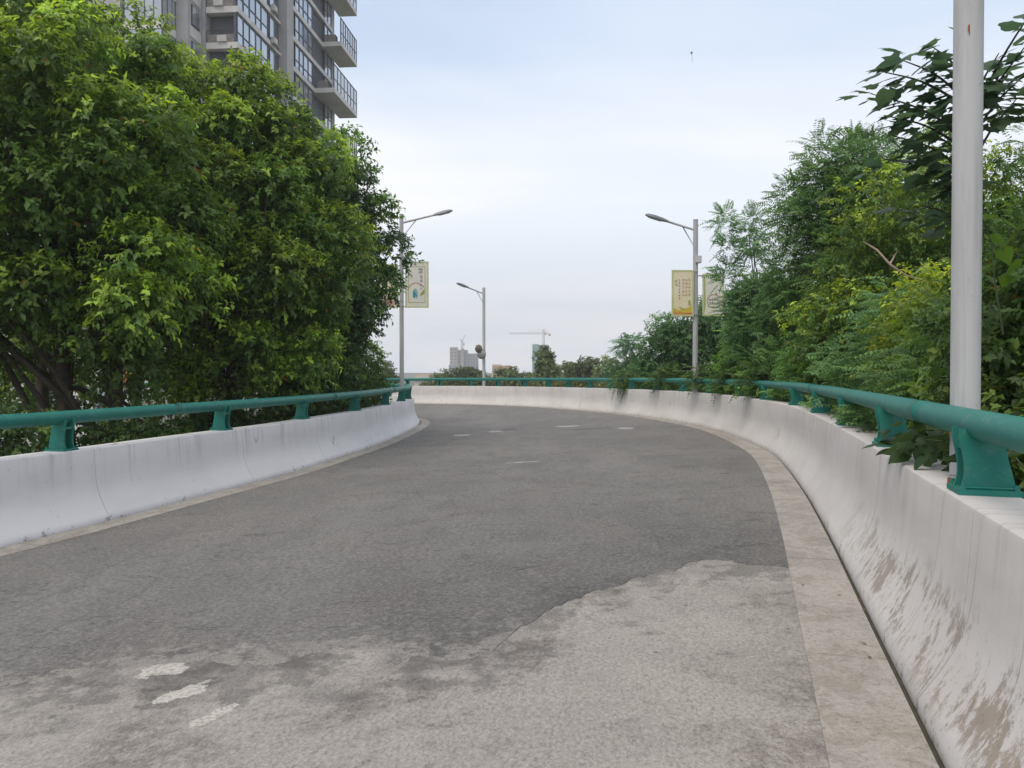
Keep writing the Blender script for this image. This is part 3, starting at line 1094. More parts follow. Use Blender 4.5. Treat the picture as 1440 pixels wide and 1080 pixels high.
for k, (bx, by, rx, rz, lab) in enumerate([
        (-7.4, 10.4, 1.3, .75, 'dark low shrub behind the barrier at the left edge of the view'),
        (-6.4, 12.9, 1.2, .60, 'low shrub around the foot of the dark trunks behind the left rail'),
        (-5.6, 15.6, 1.3, .65, 'low leafy shrub behind the middle posts of the left rail'),
        (-5.0, 18.8, 1.0, .75, 'small shrub behind the left rail under the rightmost left tree')]):
    zc = (.15, -.05, 0.1, .15)[k]
    broad_tree('shrub', lab, 'shrub', (bx, by, GZ), [((bx, by, zc), (rx, .8, rz)), ((bx - .2, by + .3, zc - 1.0), (rx, .8, 1.1))], 60, .30, .38, 46, L=9, ll=.1, lw=.055, twig=.24,
               seed=30 + k, trunk_r=.05, old=A3(0.053, 0.104, 0.029), young=A3(0.140, 0.226, 0.052), yp=.35)

# ------------------------------------------------------------------ trees and shrubs on the right
G0, G1 = A3(0.104, 0.207, 0.077), A3(0.171, 0.305, 0.088)
feather_tree('locust_tree', 'feathery locust tree with the highest wispy top of the right thicket', 'tree', (6.6, 16.5, GZ),
             [((6.6, 16.5, 3.2), (1.2, 1.2, 1.7)), ((7.2, 16.6, 5.55), (1.0, 1.1, .85)), ((6.5, 16.6, 4.9), (.7, .9, .8)), ((5.95, 16.4, 4.9), (.3, .5, .5)), ((7.7, 16.6, 4.6), (1.2, 1.2, 1.3)), ((6.3, 16.4, 1.4), (1.2, 1, .9))],
             165, .32, .42, 46, .44, 9, .085, .038, G0, G1, seed=41, up=.5)
feather_tree('locust_tree', 'thin locust sapling with upright plumes just right of the right lamp post', 'tree', (5.7, 18.6, GZ),
             [((5.95, 18.6, 2.4), (.7, .8, 1.3)), ((5.05, 18.6, 4.4), (.12, .2, .85)), ((5.75, 18.7, 4.5), (.14, .2, .85)), ((5.5, 18.6, 2.9), (.5, .5, .7))],
             80, .24, .22, 40, .40, 9, .080, .036, A3(0.122, 0.245, 0.106), A3(0.225, 0.402, 0.152), seed=43, up=.6)
broad_tree('broadleaf_tree', 'dense mid green tree with yellowish leaves at the centre of the right thicket', 'tree', (7.2, 13.5, GZ),
           [((7.0, 13.5, 2.8), (1.7, 1.2, 1.7)), ((8.6, 13.2, 2.9), (1.6, 1.2, 1.8)), ((6.9, 12.9, 4.4), (1.1, 1.0, 1.1)), ((6.0, 13.6, 2.2), (.9, 1.0, 1.2)), ((7.2, 13.3, .9), (1.9, 1.0, 1.2))],
           150, .40, .46, 56, L=9, ll=.09, lw=.05, twig=.24, seed=46, old=A3(0.108, 0.201, 0.042), young=A3(0.388, 0.509, 0.069), yp=.45, trunk_r=.1, shell=.3)
broad_tree('broadleaf_tree', 'dark rounded tree behind the right lamp post, left of the right thicket', 'tree', (6.5, 29.5, GZ),
           [((6.3, 29.5, 2.3), (1.5, 1.4, 1.7)), ((5.4, 29.6, 1.2), (1.0, 1.0, 1.2)), ((7.7, 29.3, 2.9), (1.6, 1.5, 1.8)), ((6.4, 29.3, .2), (1.8, 1, 1))],
           130, .38, .42, 52, L=8, ll=.12, lw=.062, twig=.26, seed=48, old=A3(0.074, 0.166, 0.061), young=A3(0.153, 0.306, 0.095), yp=.4, shell=.3)
feather_tree('locust_tree', 'small wispy locust leaning left over the far rail', 'tree', (5.3, 31.5, GZ),
             [((5.1, 31.5, 1.2), (.5, .6, .9)), ((4.5, 31.4, 2.45), (.42, .4, .22)), ((4.95, 31.4, 2.7), (.3, .4, .25)), ((4.55, 31.4, 1.65), (.5, .4, .25))],
             36, .26, .22, 24, .42, 8, .10, .04, A3(0.092, 0.213, 0.095), A3(0.164, 0.329, 0.152), seed=50, up=.2, droop=.7)
feather_tree('locust_shrub', 'bright green locust shrub spilling over the rail before the right lamp post', 'shrub', (5.75, 19.2, GZ),
             [((5.85, 19.2, 1.5), (.55, 1.2, 1.0)), ((5.6, 20.2, .85), (.5, 1.0, .6)), ((6.3, 19.8, 2.2), (.7, 1.0, .9)), ((5.75, 18.5, .8), (.5, 1.0, .6))],
             130, .24, .28, 42, .3, 8, .075, .034, A3(0.127, 0.277, 0.053), A3(0.287, 0.509, 0.084), seed=52, flat=.4)
feather_tree('locust_shrub', 'layered fern like shrub behind the middle of the right rail', 'shrub', (6.0, 14.6, GZ),
             [((5.85, 14.8, 1.2), (.65, 1.4, .75)), ((6.4, 14.4, 1.9), (.9, 1.4, .85)), ((5.75, 16.6, 1.0), (.45, 1.0, .65))],
             150, .27, .30, 46, .34, 8, .075, .034, A3(0.094, 0.213, 0.069), A3(0.237, 0.414, 0.106), seed=53, flat=.55)
feather_tree('locust_shrub', 'layered fern like shrub with grey green sprays behind the near posts of the right rail', 'shrub', (5.3, 10.2, GZ),
             [((4.8, 10.4, 1.15), (.6, 1.3, .7)), ((5.5, 10.2, 1.8), (.9, 1.3, .8)), ((6.4, 10.4, 2.0), (.9, 1.2, 1.0)), ((5.4, 10.2, .6), (.9, 1.2, .7))],
             185, .25, .29, 46, .34, 8, .068, .031, A3(0.092, 0.194, 0.080), A3(0.204, 0.360, 0.113), seed=54, flat=.6)
feather_tree('locust_shrub', 'shaded fern like shrub directly left of the near grey pole', 'shrub', (4.1, 7.2, GZ),
             [((3.85, 7.4, 1.0), (.45, .9, .5)), ((4.4, 7.2, 1.4), (.65, 1.0, .75)), ((4.1, 6.4, .75), (.6, .7, .5)), ((4.6, 7, .3), (.7, .9, .6))],
             150, .22, .26, 42, .32, 8, .06, .027, A3(0.085, 0.174, 0.061), A3(0.185, 0.318, 0.084), seed=55, flat=.6)
broad_tree('shrub', 'yellow green small leaved bush among the ferny shrubs left of the near pole', 'shrub', (4.95, 8.6, GZ),
           [((4.9, 8.7, 1.9), (.75, .9, .6)), ((5.1, 8.2, 1.2), (.6, .8, .6))], 60, .26, .27, 40, L=9, ll=.068, lw=.042, twig=.2, seed=57,
           old=A3(0.153, 0.233, 0.037), young=A3(0.428, 0.509, 0.069), yp=.6, trunk_r=.03)
broad_tree('shrub', 'dark broad leaved thicket right of the near grey pole', 'shrub', (4.2, 5.4, GZ),
           [((4.15, 5.7, 1.5), (.95, .8, 1.0)), ((3.7, 5.2, .75), (.5, .6, .7)), ((4.2, 5.0, .3), (.8, .8, .8)), ((4.9, 6.2, 2.2), (.8, .8, .8))], 170, .22, .28, 44, L=9, ll=.085, lw=.048, twig=.2, seed=58,
           old=A3(0.069, 0.134, 0.036), young=A3(0.185, 0.277, 0.053), yp=.3, trunk_r=.04)
feather_tree('locust_tree', 'sparse pale feathery treetop at the right edge of the view', 'tree', (8.4, 12.0, GZ),
             [((8.0, 12.0, 3.2), (1.1, 1.0, 1.4)), ((8.3, 12.0, 4.5), (.6, .7, .7))], 70, .3, .34, 36, .34, 8, .066, .03, G0, G1, seed=59, up=.5)
broad_tree('broadleaf_tree', 'dark mid height tree filling the back of the right thicket', 'tree', (9.2, 18.0, GZ),
           [((9.0, 18.0, 2.6), (2.3, 1.5, 2.4)), ((7.6, 19.8, 1.8), (1.6, 1.4, 2.2)), ((11, 17.5, 2.8), (2, 1.6, 2.6)), ((8.6, 19.5, .4), (2.4, 1.5, 1.4))],
           130, .5, .58, 48, L=8, ll=.14, lw=.075, seed=61, old=A3(0.083, 0.170, 0.049), young=A3(0.174, 0.318, 0.080), yp=.4, shell=.2)
# pale dead branch in the right thicket
dead = thing('dead_branch', 'bare pale brown branch poking out of the right thicket', 'branch', tuple(px(1245, 362, 9.4)))
o0 = px(1245, 362, 9.4)
pts = [px(1212, 340, 9.5) - o0, px(1232, 352, 9.4) - o0, px(1250, 372, 9.3) - o0, px(1272, 388, 9.3) - o0, px(1300, 396, 9.5) - o0, px(1330, 400, 9.9) - o0]
MB().tube(pts, [.008, .012, .014, .016, .017, .018], 6).tube([pts[2], pts[2] + np.array([.1, .02, .16])], [.012, .006], 5).build('limb', M_PALEBARK, dead, smooth=True)

# ------------------------------------------------------------------ big lobed leaves (each leaf its own part)


def lobed_leaf(name, lobes, col):
    out = lobes + [(-x, y) for x, y in reversed(lobes[1:-1])]
    v = [(0, .32, 0.012)]
    for x, y in out:
        v.append((x, y, -.35 * x * x - .12 * (y - .2) ** 2 + .25 * abs(x) * .2))
    f = [(0, i, i + 1 if i + 1 < len(v) else 1) for i in range(1, len(v))]
    me = bpy.data.meshes.new(name)
    me.from_pydata(v, [], f)
    at = me.attributes.new('leaf_colour', 'FLOAT_COLOR', 'FACE')
    at.data.foreach_set('color', np.tile(np.array([*col, 1], np.float32), len(f)))
    me.materials.append(BIGLEAF)
    return me


LOBE = [(0, 0), (.16, -.06), (.30, .02), (.46, .12), (.34, .22), (.30, .30), (.42, .46), (.56, .66), (.34, .58), (.19, .54), (.17, .68), (.10, .84), (0, 1.05)]
PALM = [(0, 0), (.2, -.05), (.36, .06), (.40, .22), (.36, .38), (.44, .56), (.30, .58), (.18, .66), (.1, .82), (0, 1.0)]
HEART = [(0, 0), (.16, -.08), (.34, .02), (.40, .2), (.35, .42), (.22, .66), (.1, .85), (0, 1.02)]
LV = [lobed_leaf('leaf', LOBE, c) for c in ((.070, .125, .070), (.085, .15, .075), (.058, .108, .062))] + [lobed_leaf('leaf', PALM, c) for c in ((.072, .13, .068), (.088, .15, .072))]
LV_Y = [lobed_leaf('leaf', HEART, c) for c in ((.10, .19, .03), (.075, .15, .025))]
LV_D = [lobed_leaf('leaf', HEART, c) for c in ((.045, .09, .026), (.06, .105, .03), (.036, .072, .022))]


def put_leaf(parent, meshes, pos, yaw, pitch, roll, size, rng):
    o = put('leaf', meshes[rng.integers(len(meshes))], parent, loc=tuple(pos))
    o.rotation_euler = (pitch, roll, yaw)
    o.scale = (size, size, size)
    return o


rng = np.random.default_rng(77)
mul = thing('paper_mulberry', 'tree with large dark lobed leaves against the sky behind the near pole', 'tree', (3.98, 6.9, GZ))
mb = MB()
off = np.array([3.98, 6.9, GZ])
mb.tube([(0, 0, 0), (.02, .02, 3), (-.02, 0, 5.5), (.03, -.05, 7.6), (.0, -.1, 9.2)], [.06, .05, .04, .028, .012], 7)
ends = []
tips = [px(1232, 102, 6.8), px(1222, 134, 6.7), px(1262, 86, 6.6), px(1306, 68, 6.5), px(1240, 164, 6.8), px(1296, 120, 6.6), px(1284, 152, 6.5), px(1320, 97, 6.6), px(1322, 142, 6.7), px(1252, 192, 6.7), px(1314, 192, 6.5),
        px(1400, 78, 5.9), px(1436, 108, 5.7), px(1400, 112, 5.8), px(1425, 142, 5.6), px(1470, 84, 5.7), px(1330, 228, 6.6), px(1288, 222, 6.7), px(1440, 64, 5.4), px(1462, -6, 5.0), px(1300, 256, 6.8), px(1240, 225, 7.0), px(1335, 262, 6.7), px(1290, 290, 6.8), px(1330, 305, 6.7)]
for q in tips:
    e = q - off
    tz = e[2] - abs(e[0]) * .25 - .1
    a = np.array([.0, -.05, tz])
    m_ = a * .5 + e * .5 + np.array([0, 0, .06])
    mb.tube(list(crm([a, m_, e], 5)), list(np.linspace(.014, .004, 11)), 5, cap=False)
    ends.append((a, m_, e))
mb.build('trunk', M_BARK, mul, smooth=True)
nlf = 0
for a, m_, e in ends:
    for k in range(14):
        t = rng.uniform(.35, 1.0) if k else 1.0
        base_ = a * (1 - t) ** 2 + 2 * m_ * t * (1 - t) + e * t * t
        hd = e - a
        yaw = math.atan2(hd[1], hd[0]) - math.pi / 2 + rng.normal(0, .9)
        pos = base_ + np.array([rng.normal(0, .07), rng.normal(0, .15), rng.normal(-.01, .05)])
        put_leaf(mul, LV, pos, yaw, rng.normal(-.22, .22), rng.normal(0, .28), rng.uniform(.11, .215), rng)

# vine with a few pale leaves on the near pole, and leaves over the barrier top
vine = thing('climbing_vine', 'pale green vine leaves curling round the near grey pole', 'vine', tuple(px(1392, 420, 4.45)))
b0 = px(1392, 420, 4.45)
mb = MB()
mb.tube([px(1410, 470, 4.5) - b0, px(1398, 400, 4.45) - b0, px(1392, 340, 4.4) - b0, px(1376, 300, 4.2) - b0], [.006, .005, .004, .003], 5)
mb.build('stem', M_STEM, vine)
for (x, y, s_, yw) in [(1368, 410, .11, 2.6), (1378, 398, .10, .6), (1392, 372, .12, 1.0), (1408, 350, .11, -.7), (1396, 330, .10, -1.4), (1378, 306, .09, 1.9), (1390, 302, .10, -.4), (1418, 388, .11, -.3), (1430, 366, .12, .4), (1425, 330, .11, .9), (1412, 310, .10, -2.0)]:
    put_leaf(vine, LV_Y, px(x, y, 4.18 + rng.uniform(0, .12)) - b0, yw, rng.normal(-.7, .3), rng.normal(0, .3), s_, rng)
q, _ = PO.at(sO0 + 1.05, 0.40, .84)
vine2 = thing('climbing_vine', 'dark leafy vine hanging over the top of the right barrier between the two nearest posts', 'vine', tuple(q))
mb = MB()
mb.tube([(.5, .2, -.3), (.25, .1, .1), (.05, .05, .1), (-.12, 0, .06)], [.008, .006, .005, .003], 5)
mb.tube([(.5, -.4, -.3), (.25, -.2, .12), (.08, -.1, .14), (-.06, -.12, .1)], [.008, .006, .005, .003], 5)
mb.build('stem', M_STEM, vine2)
for k in range(110):
    u = rng.uniform(-.14, .42) if k > 40 else rng.uniform(-.18, .15)
    put_leaf(vine2, LV_D, (u, rng.uniform(-.55, .50), max(.02, rng.normal(.10, .06) + max(u, 0) * rng.uniform(.1, .55))), math.pi / 2 + rng.normal(0, .9), rng.normal(-.35, .3), rng.normal(0, .35), rng.uniform(.07, .14), rng)
for k, (ss, lab) in enumerate([(sO0 + 1.9, 'thick leafy vine over the barrier top just before the second near post on the right'), (sO0 + 3.5, 'short leafy vine over the barrier top beside the second near post on the right'), (sO0 + 5.9, 'short leafy vine creeping over the barrier top beside the third near post on the right')]):
    q, _ = PO.at(ss, 0.5, .84)
    vn = thing('climbing_vine', lab, 'vine', tuple(q))
    MB().tube([(.4, .2, -.3), (.15, .1, .05), (-.05, .05, .06)], [.008, .006, .004], 5).build('stem', M_STEM, vn)
    for j in range(26):
        u = rng.uniform(-.14, .25)
        put_leaf(vn, LV_D, (u, rng.uniform(-.55, .5), max(.0, rng.normal(.06, .05))), math.pi / 2 + rng.normal(0, .9), rng.normal(-.35, .3), rng.normal(0, .35), rng.uniform(.06, .12), rng)

# sprays of the shrubs that droop over the far rail
for k, (pxx, lab) in enumerate([(880, 'small leafy spray drooping over the far rail below the wispy locust'), (985, 'green leafy spray over the rail just right of the right lamp post'),
                                (1018, 'broad green spray drooping over the rail at its sharpest bend'), (1060, 'thin green spray lying across the rail pipe before the fern like shrub'),
                                (930, 'short green spray over the rail left of the right lamp post')]):
    sp = s_at_ray(PO, .3, (pxx - 720) / FPX, PO.s_of(20 if pxx < 950 else 13), PO.s_of(33 if pxx < 950 else 20.8))
    q, _ = PO.at(sp, .42, 1.1 if k == 0 else 1.28)
    feather_tree('leaf_spray', lab, 'branch', tuple(q), [((q[0], q[1], q[2] - .05), (.45, .25, .32))], 14, .15, .18, 18, .3, 8, .075, .034, A3(.06, .13, .035), A3(.13, .23, .05), seed=90 + k, droop=.9 if k == 0 else .45, trunk_r=.008, stems=4)

# ------------------------------------------------------------------ street lamps


def street_lamp(label, x, y, zb, h, arm_dir, arm_len, rise, r0=.070, r1=.066, head=True):
    root = thing('street_lamp', label, 'street lamp', (x, y, zb), 'street lamps along the ramp')
    MB().tube([(0, 0, -zb + GZ if zb > -4 else 0), (0, 0, h)], [r0 * 1.12, r1], 20).build('pole', M_POLE, root, smooth=True)
    me = root.children[0].data
    auto_smooth(me, 50)
    MB().tube([(0, 0, h - .002), (0, 0, h + .012)], [r1 + .004, r1 + .002], 16).build('pole_cap', M_LAMPHEAD, root)
    d = Vector((arm_dir[0], arm_dir[1], 0)).normalized()
    z0 = h - .27
    pts = [Vector((0, 0, z0)) + d * (arm_len * t) + Vector((0, 0, rise * t)) for t in (0, .3, .6, 1.0)]
    MB().tube(pts, [.034, .032, .030, .027], 10).build('arm', M_POLE, root, smooth=True)
    MB().tube([Vector((0, 0, z0 - .42)) + d * .05, pts[0].lerp(pts[3], .44) - Vector((0, 0, .02))], .016, 8).build('brace', M_POLE, root, smooth=True)
    # head: long flattened shell
    ax = (pts[3] - pts[0]).normalized()
    sd = ax.cross(Vector((0, 0, 1))).normalized()
    up = sd.cross(ax)
    prof = [(-.06, .035, .03), (.0, .055, .045), (.12, .10, .06), (.35, .12, .07), (.52, .105, .055), (.60, .05, .025)]
    mb = MB()
    for (t, w, hh) in prof:
        c = pts[3] + ax * t
        for (a, b) in ((-1, -.35), (-.85, .35), (-.4, .9), (.4, .9), (.85, .35), (1, -.35), (.6, -.55), (-.6, -.55)):
            mb.v.append(tuple(c + sd * (w * a) + up * (hh * b)))
    for i in range(len(prof) - 1):
        for k in range(8):
            k2 = (k + 1) % 8
            mb.f.append((i * 8 + k, i * 8 + k2, i * 8 + 8 + k2, i * 8 + 8 + k))
    mb.f.append(tuple(range(8)))
    mb.f.append(tuple(len(mb.v) - 8 + k for k in reversed(range(8))))
    hd = mb.build('lamp_head', M_LAMPHEAD, root, smooth=True)
    auto_smooth(hd.data, 45)
    mb = MB()
    vs = []
    for (t, w, dd) in ((.14, .06, -.04), (.5, .06, -.036)):
        for s_ in (-1, 1):
            vs.append(pts[3] + ax * t + sd * (w * s_) + up * dd)
    mb.add(vs + [v_ - up * .012 for v_ in vs], [(0, 1, 3, 2), (4, 6, 7, 5), (0, 2, 6, 4), (1, 5, 7, 3), (0, 4, 5, 1), (2, 3, 7, 6)])
    mb.build('lens', M_LENS, hd)
    return root


LP_R = px(977.5, 523, 21.3)
LP_L = px(565.0, 523, 25.2)
LP_F = px(680.5, 523, 37.1)
LP_N = px(1357.5, 523, 4.22)
lr = street_lamp('grey street lamp with two banners rising from the right shrubs', LP_R[0], LP_R[1], .1, 5.52, (-1, .12), .78, .26)
ll_ = street_lamp('grey street lamp half hidden by the left trees, its arm pointing right', LP_L[0], LP_L[1], -.2, 6.75, (1, .1), 1.06, .28)
lf = street_lamp('farthest grey street lamp, behind the far rail, with the round mirrors on it', LP_F[0], LP_F[1], 0, 5.47, (-.85, -.5), .85, .25, .072, .068)
ln_ = street_lamp('nearest grey lamp pole close behind the right barrier, its top out of view', LP_N[0], LP_N[1], .1, 5.6, (-1, .3), 1.1, .3, .066, .0715)
# small white box on the right lamp, rust marks on the near pole
MB().box((-.02, -.13, 4.36), (.14, .1, 4.54)).build('junction_box', simple('box_white', (.55, .56, .56), .6), lr)
mb = MB()
for (dx, zc, w, h_) in ((-.036, 3.20, .010, .035), (-.033, 3.185, .006, .05)):
    for k in range(1):
        yy = -math.sqrt(.0735 ** 2 - dx * dx) - .0006
        mb.add([(dx - w / 2, yy, zc), (dx, yy - .001, zc - h_ * .3), (dx + w / 2, yy, zc), (dx + w * .35, yy, zc + h_), (dx - w * .3, yy, zc + h_ * .9)], [(0, 1, 2, 3, 4)])
mb.build('rust_mark', M_RUST, ln_)

# ------------------------------------------------------------------ banners
M_BFRAME = simple('banner_frame_yellow_green', (.58, .62, .32), .6)
M_BPAPER = simple('banner_paper', (.72, .70, .66), .7, scale=2, c2=(.76, .74, .62))
M_BCREAM = simple('banner_cream', (.76, .70, .54), .7, scale=2, c2=(.74, .65, .42))
M_INK = simple('banner_ink_grey', (.12, .12, .13), .7)
M_RED = simple('banner_red', (.55, .13, .07), .7)
M_PINK = simple('banner_faded_red', (.60, .36, .28), .7)
M_ORANGE = simple('banner_orange', (.62, .30, .06), .7)
M_YELLOW = simple('banner_yellow', (.65, .50, .06), .7)
M_BLUE = simple('banner_blue', (.05, .33, .42), .7)
M_BLUE2 = simple('banner_pale_blue', (.30, .52, .55), .7)
M_LIME = simple('banner_lime', (.35, .42, .10), .7)
M_STEEL = simple('bracket_steel', (.2, .2, .21), .5, .4)


def glyph(mb, cx, cz, s, y, seed):
    """a printed character built of brush strokes"""
    r_ = random.Random(seed)
    w = s * .085
    for zz_ in r_.sample([.42, .22, .02, -.18, -.38], 3):
        a, b = r_.uniform(-.48, -.25), r_.uniform(.25, .48)
        mb.box((cx + a * s, y - .002, cz + zz_ * s - w / 2), (cx + b * s, y, cz + zz_ * s + w / 2))
    for xx in r_.sample([-.3, -.1, .1, .3], 2):
        a, b = r_.uniform(-.48, -.2), r_.uniform(.1, .48)
        mb.box((cx + xx * s - w / 2, y - .004, cz + a * s), (cx + xx * s + w / 2, y - .0022, cz + b * s))
    M = Matrix.Translation((cx, y - .005, cz - .2 * s)) @ Matrix.Rotation(r_.choice((.8, -.8)), 4, 'Y')
    mb.box((-w / 2, 0, -.2 * s), (w / 2, .0014, .2 * s), M)


def ringm(mb, cx, cz, r0, r1, y, a0=0, a1=6.2832, n_=36):
    vs, fs = [], []
    for k in range(n_ + 1):
        a = a0 + (a1 - a0) * k / n_
        vs += [(cx + r0 * math.cos(a), y, cz + r0 * math.sin(a)), (cx + r1 * math.cos(a), y, cz + r1 * math.sin(a))]
    fs = [(2 * k, 2 * k + 1, 2 * k + 3, 2 * k + 2) for k in range(n_)]
    mb.add(vs, fs)


def flatpoly(mb, pts, y):
    mb.add([(x, y, z) for x, z in pts], [tuple(range(len(pts)))])


def banner(label, loc, w, h, paper, side, rotz=0.0, frame=M_BFRAME):
    root = thing('street_banner', label, 'banner', loc, 'printed banners on the lamp posts', rotz)
    MB().box((-w / 2, -.012, -h / 2), (w / 2, .012, h / 2)).build('panel', paper, root)
    fw = .035
    mb = MB()
    mb.box((-w / 2 - .01, -.02, -h / 2 - .01), (-w / 2 + fw, .02, h / 2 + .01)).box((w / 2 - fw, -.02, -h / 2 - .01), (w / 2 + .01, .02, h / 2 + .01))
    mb.box((-w / 2 + fw, -.019, h / 2 - fw), (w / 2 - fw, .019, h / 2 + .009)).box((-w / 2 + fw, -.019, -h / 2 - .009), (w / 2 - fw, .019, -h / 2 + fw))
    mb.build('frame', frame, root)
    for z in (h / 2 - .04, -h / 2 + .03):
        x0 = side * w / 2
        MB().tube([(x0, 0, z), (x0 + side * .13, 0, z)], .014, 6).build('bracket', M_STEEL, root)
    return root


def prt(mb, mat, root):
    return mb.build('print', mat, root, kind='stuff')


# left lamp, right hand banner
w, h = 32 / FPX * 25.1, 64 / FPX * 25.1
c = px(586.5, 400.5, 25.1)
b1 = banner('white banner with yellow green border, grey lettering and a blue figure, on the left lamp', tuple(c), w, h, M_BPAPER, -1)
y = -.013
mb = MB()
for z0, z1, x0, x1 in ((-.58, .58, -.27, -.255), (-.58, .58, .255, .27), (.565, .58, -.255, .255), (-.58, -.565, -.255, .255)):
    mb.box((x0, y - .002, z0), (x1, y, z1))
prt(mb, M_LIME, b1)
mb = MB()
glyph(mb, .12, .44, .17, y, 1)
glyph(mb, .15, .25, .10, y, 2)
glyph(mb, .15, .13, .10, y, 3)
glyph(mb, .13, -.03, .06, y, 4)
glyph(mb, .13, -.12, .06, y, 5)
prt(mb, M_INK, b1)
mb = MB()
ringm(mb, -.02, -.22, .25, .29, y - .001, .5, 3.0)
prt(mb, M_PINK, b1)
mb = MB()
flatpoly(mb, [(-.13, -.40), (-.06, -.45), (-.03, -.36), (.0, -.46), (.02, -.42), (.0, -.22), (-.04, -.12), (-.09, -.15), (-.13, -.24)], y - .002)
prt(mb, M_BLUE, b1)
mb = MB()
flatpoly(mb, [(-.1, -.16), (-.02, -.13), (.04, -.24), (.03, -.36), (-.02, -.3), (-.08, -.2)], y - .0032)
prt(mb, M_BLUE2, b1)
mb = MB()
flatpoly(mb, [(.1, -.38), (.24, -.3), (.25, -.12), (.19, -.2), (.12, -.28)], y - .0015)
prt(mb, M_LIME, b1)
# left lamp, left hand banner, nearly all behind leaves
c = px(546.0, 402.5, 25.15)
b1b = banner('pink and orange banner almost hidden by leaves left of the left lamp post', tuple(c), .6, h * .95, M_BCREAM, 1)
mb = MB()
flatpoly(mb, [(-.24, -.6), (.24, -.6), (.24, -.42), (.1, -.5), (-.05, -.40), (-.24, -.52)], y - .001)
prt(mb, M_PINK, b1b)
# right lamp, left banner
w, h = 29.5 / FPX * 21.2, 64 / FPX * 21.2
c = px(959.5, 412.5, 21.2)
b2 = banner('cream banner with faded red lettering and yellow orange landscape, left of the right lamp', tuple(c), w, h, M_BCREAM, 1)
mb = MB()
for col_, xs in enumerate((-.18, .02, .10, .18)):
    for k in range(5 if col_ else 2):
        glyph(mb, xs, .36 - k * .10 - (0 if col_ else .03), .075 if col_ else .09, y, 20 + col_ * 7 + k)
prt(mb, M_PINK, b2)
mb = MB()
for k in range(7):
    glyph(mb, -.09, .36 - k * .085, .05, y, 60 + k)
prt(mb, M_INK, b2)
mb = MB()
flatpoly(mb, [(-.245, -.575), (.245, -.575), (.245, -.30), (.2, -.36), (.12, -.40), (.0, -.42), (-.1, -.46), (-.18, -.42), (-.245, -.40)], y - .001)
prt(mb, M_YELLOW, b2)
mb = MB()
flatpoly(mb, [(-.245, -.577), (.245, -.577), (.245, -.50), (.05, -.53), (-.08, -.49), (-.16, -.53), (-.245, -.46)], y - .0022)
prt(mb, M_ORANGE, b2)
mb = MB()
flatpoly(mb, [(-.02, -.577), (.245, -.577), (.245, -.535), (.1, -.55)], y - .0032)
prt(mb, M_RED, b2)
mb = MB()
flatpoly(mb, [(-.13, -.36), (.1, -.43), (.2, -.40), (.05, -.45), (-.05, -.43)], y - .0028)
flatpoly(mb, [(.15, -.2), (.2, -.18), (.22, -.32), (.16, -.34)], y - .0028)
prt(mb, M_LIME, b2)
# right lamp, right banner
w, h = 29 / FPX * 21.2, 58 / FPX * 21.2
c = px(1002.5, 415.0, 21.2)
b3 = banner('white banner with a red ring round dark lettering, right of the right lamp', tuple(c), w, h, M_BPAPER, -1)
mb = MB()
ringm(mb, .02, -.17, .165, .195, y - .001, .35, 5.9)
prt(mb, M_PINK, b3)
mb = MB()
for k in range(4):
    glyph(mb, -.085 + .07 * k, -.12, .072, y - .002, 80 + k)
    glyph(mb, -.085 + .07 * k, -.225, .072, y - .002, 90 + k)
flatpoly(mb, [(.07, .10), (.095, -.0), (.06, -.02)], y - .003)
prt(mb, M_INK, b3)
mb = MB()
flatpoly(mb, [(-.24, .5), (-.22, .5), (-.21, -.3), (-.24, -.5)], y - .001)
prt(mb, M_LIME, b3)

# ------------------------------------------------------------------ round mirrors on the far lamp
M_MIRB = simple('mirror_back_grey', (.33, .32, .29), .6, .2)
M_MIRD = simple('mirror_back_brown', (.17, .14, .11), .7)


def mirror(label, p, r_, tilt, mat):
    root = thing('traffic_mirror', label, 'mirror', tuple(p), 'round mirrors on the far lamp')
    M = Matrix.Rotation(tilt, 4, 'Z')
    prof = [(0, -.06), (.35, -.055), (.7, -.035), (.93, -.01), (1.0, .012), (1.0, .03), (.9, .03), (0, .045)]
    mb = MB()
    K = 20
    for (rr, yy) in prof:
        for k in range(K):
            a = 6.2832 * k / K
            mb.v.append(tuple(M @ Vector((rr * r_ * math.cos(a) + 1e-5 * math.cos(a), yy, rr * r_ * math.sin(a)))))
    for i in range(len(prof) - 1):
        for k in range(K):
            k2 = (k + 1) % K
            mb.f.append((i * K + k, i * K + k2, i * K + K + k2, i * K + K + k))
    mb.build('disc', mat, root, smooth=True)
    mb = MB()
    mb.tube([M @ Vector((r_ * 1.02 * math.cos(6.2832 * k / 20), .015, r_ * 1.02 * math.sin(6.2832 * k / 20))) for k in range(21)], .014, 6)
    mb.build('rim', M_STEEL, root)
    return root


m1 = mirror('brownish round traffic mirror on the far lamp, upper left of the two', px(673.3, 490.5, 36.75), .185, R(35), M_MIRD)
m2 = mirror('pale grey round traffic mirror on the far lamp, lower right of the two', px(677.2, 498.5, 36.85), .20, R(-10), M_MIRB)
for m_ in (m1, m2):
    d_ = Vector((LP_F[0], LP_F[1], m_.location.z - .05)) - m_.location
    MB().tube([(0, .05, 0), tuple(d_)], .016, 6).build('bracket', M_STEEL, m_)

# ------------------------------------------------------------------ paint remains on the road


def road_z(x, y):
    """height of the pavement's nominal surface under (x, y)"""
    hit = PAVE.ray_cast(Vector((x, y, 5)), Vector((0, 0, -1)))
    return (hit[0].z if hit[0] is not None else 0.0) + .008


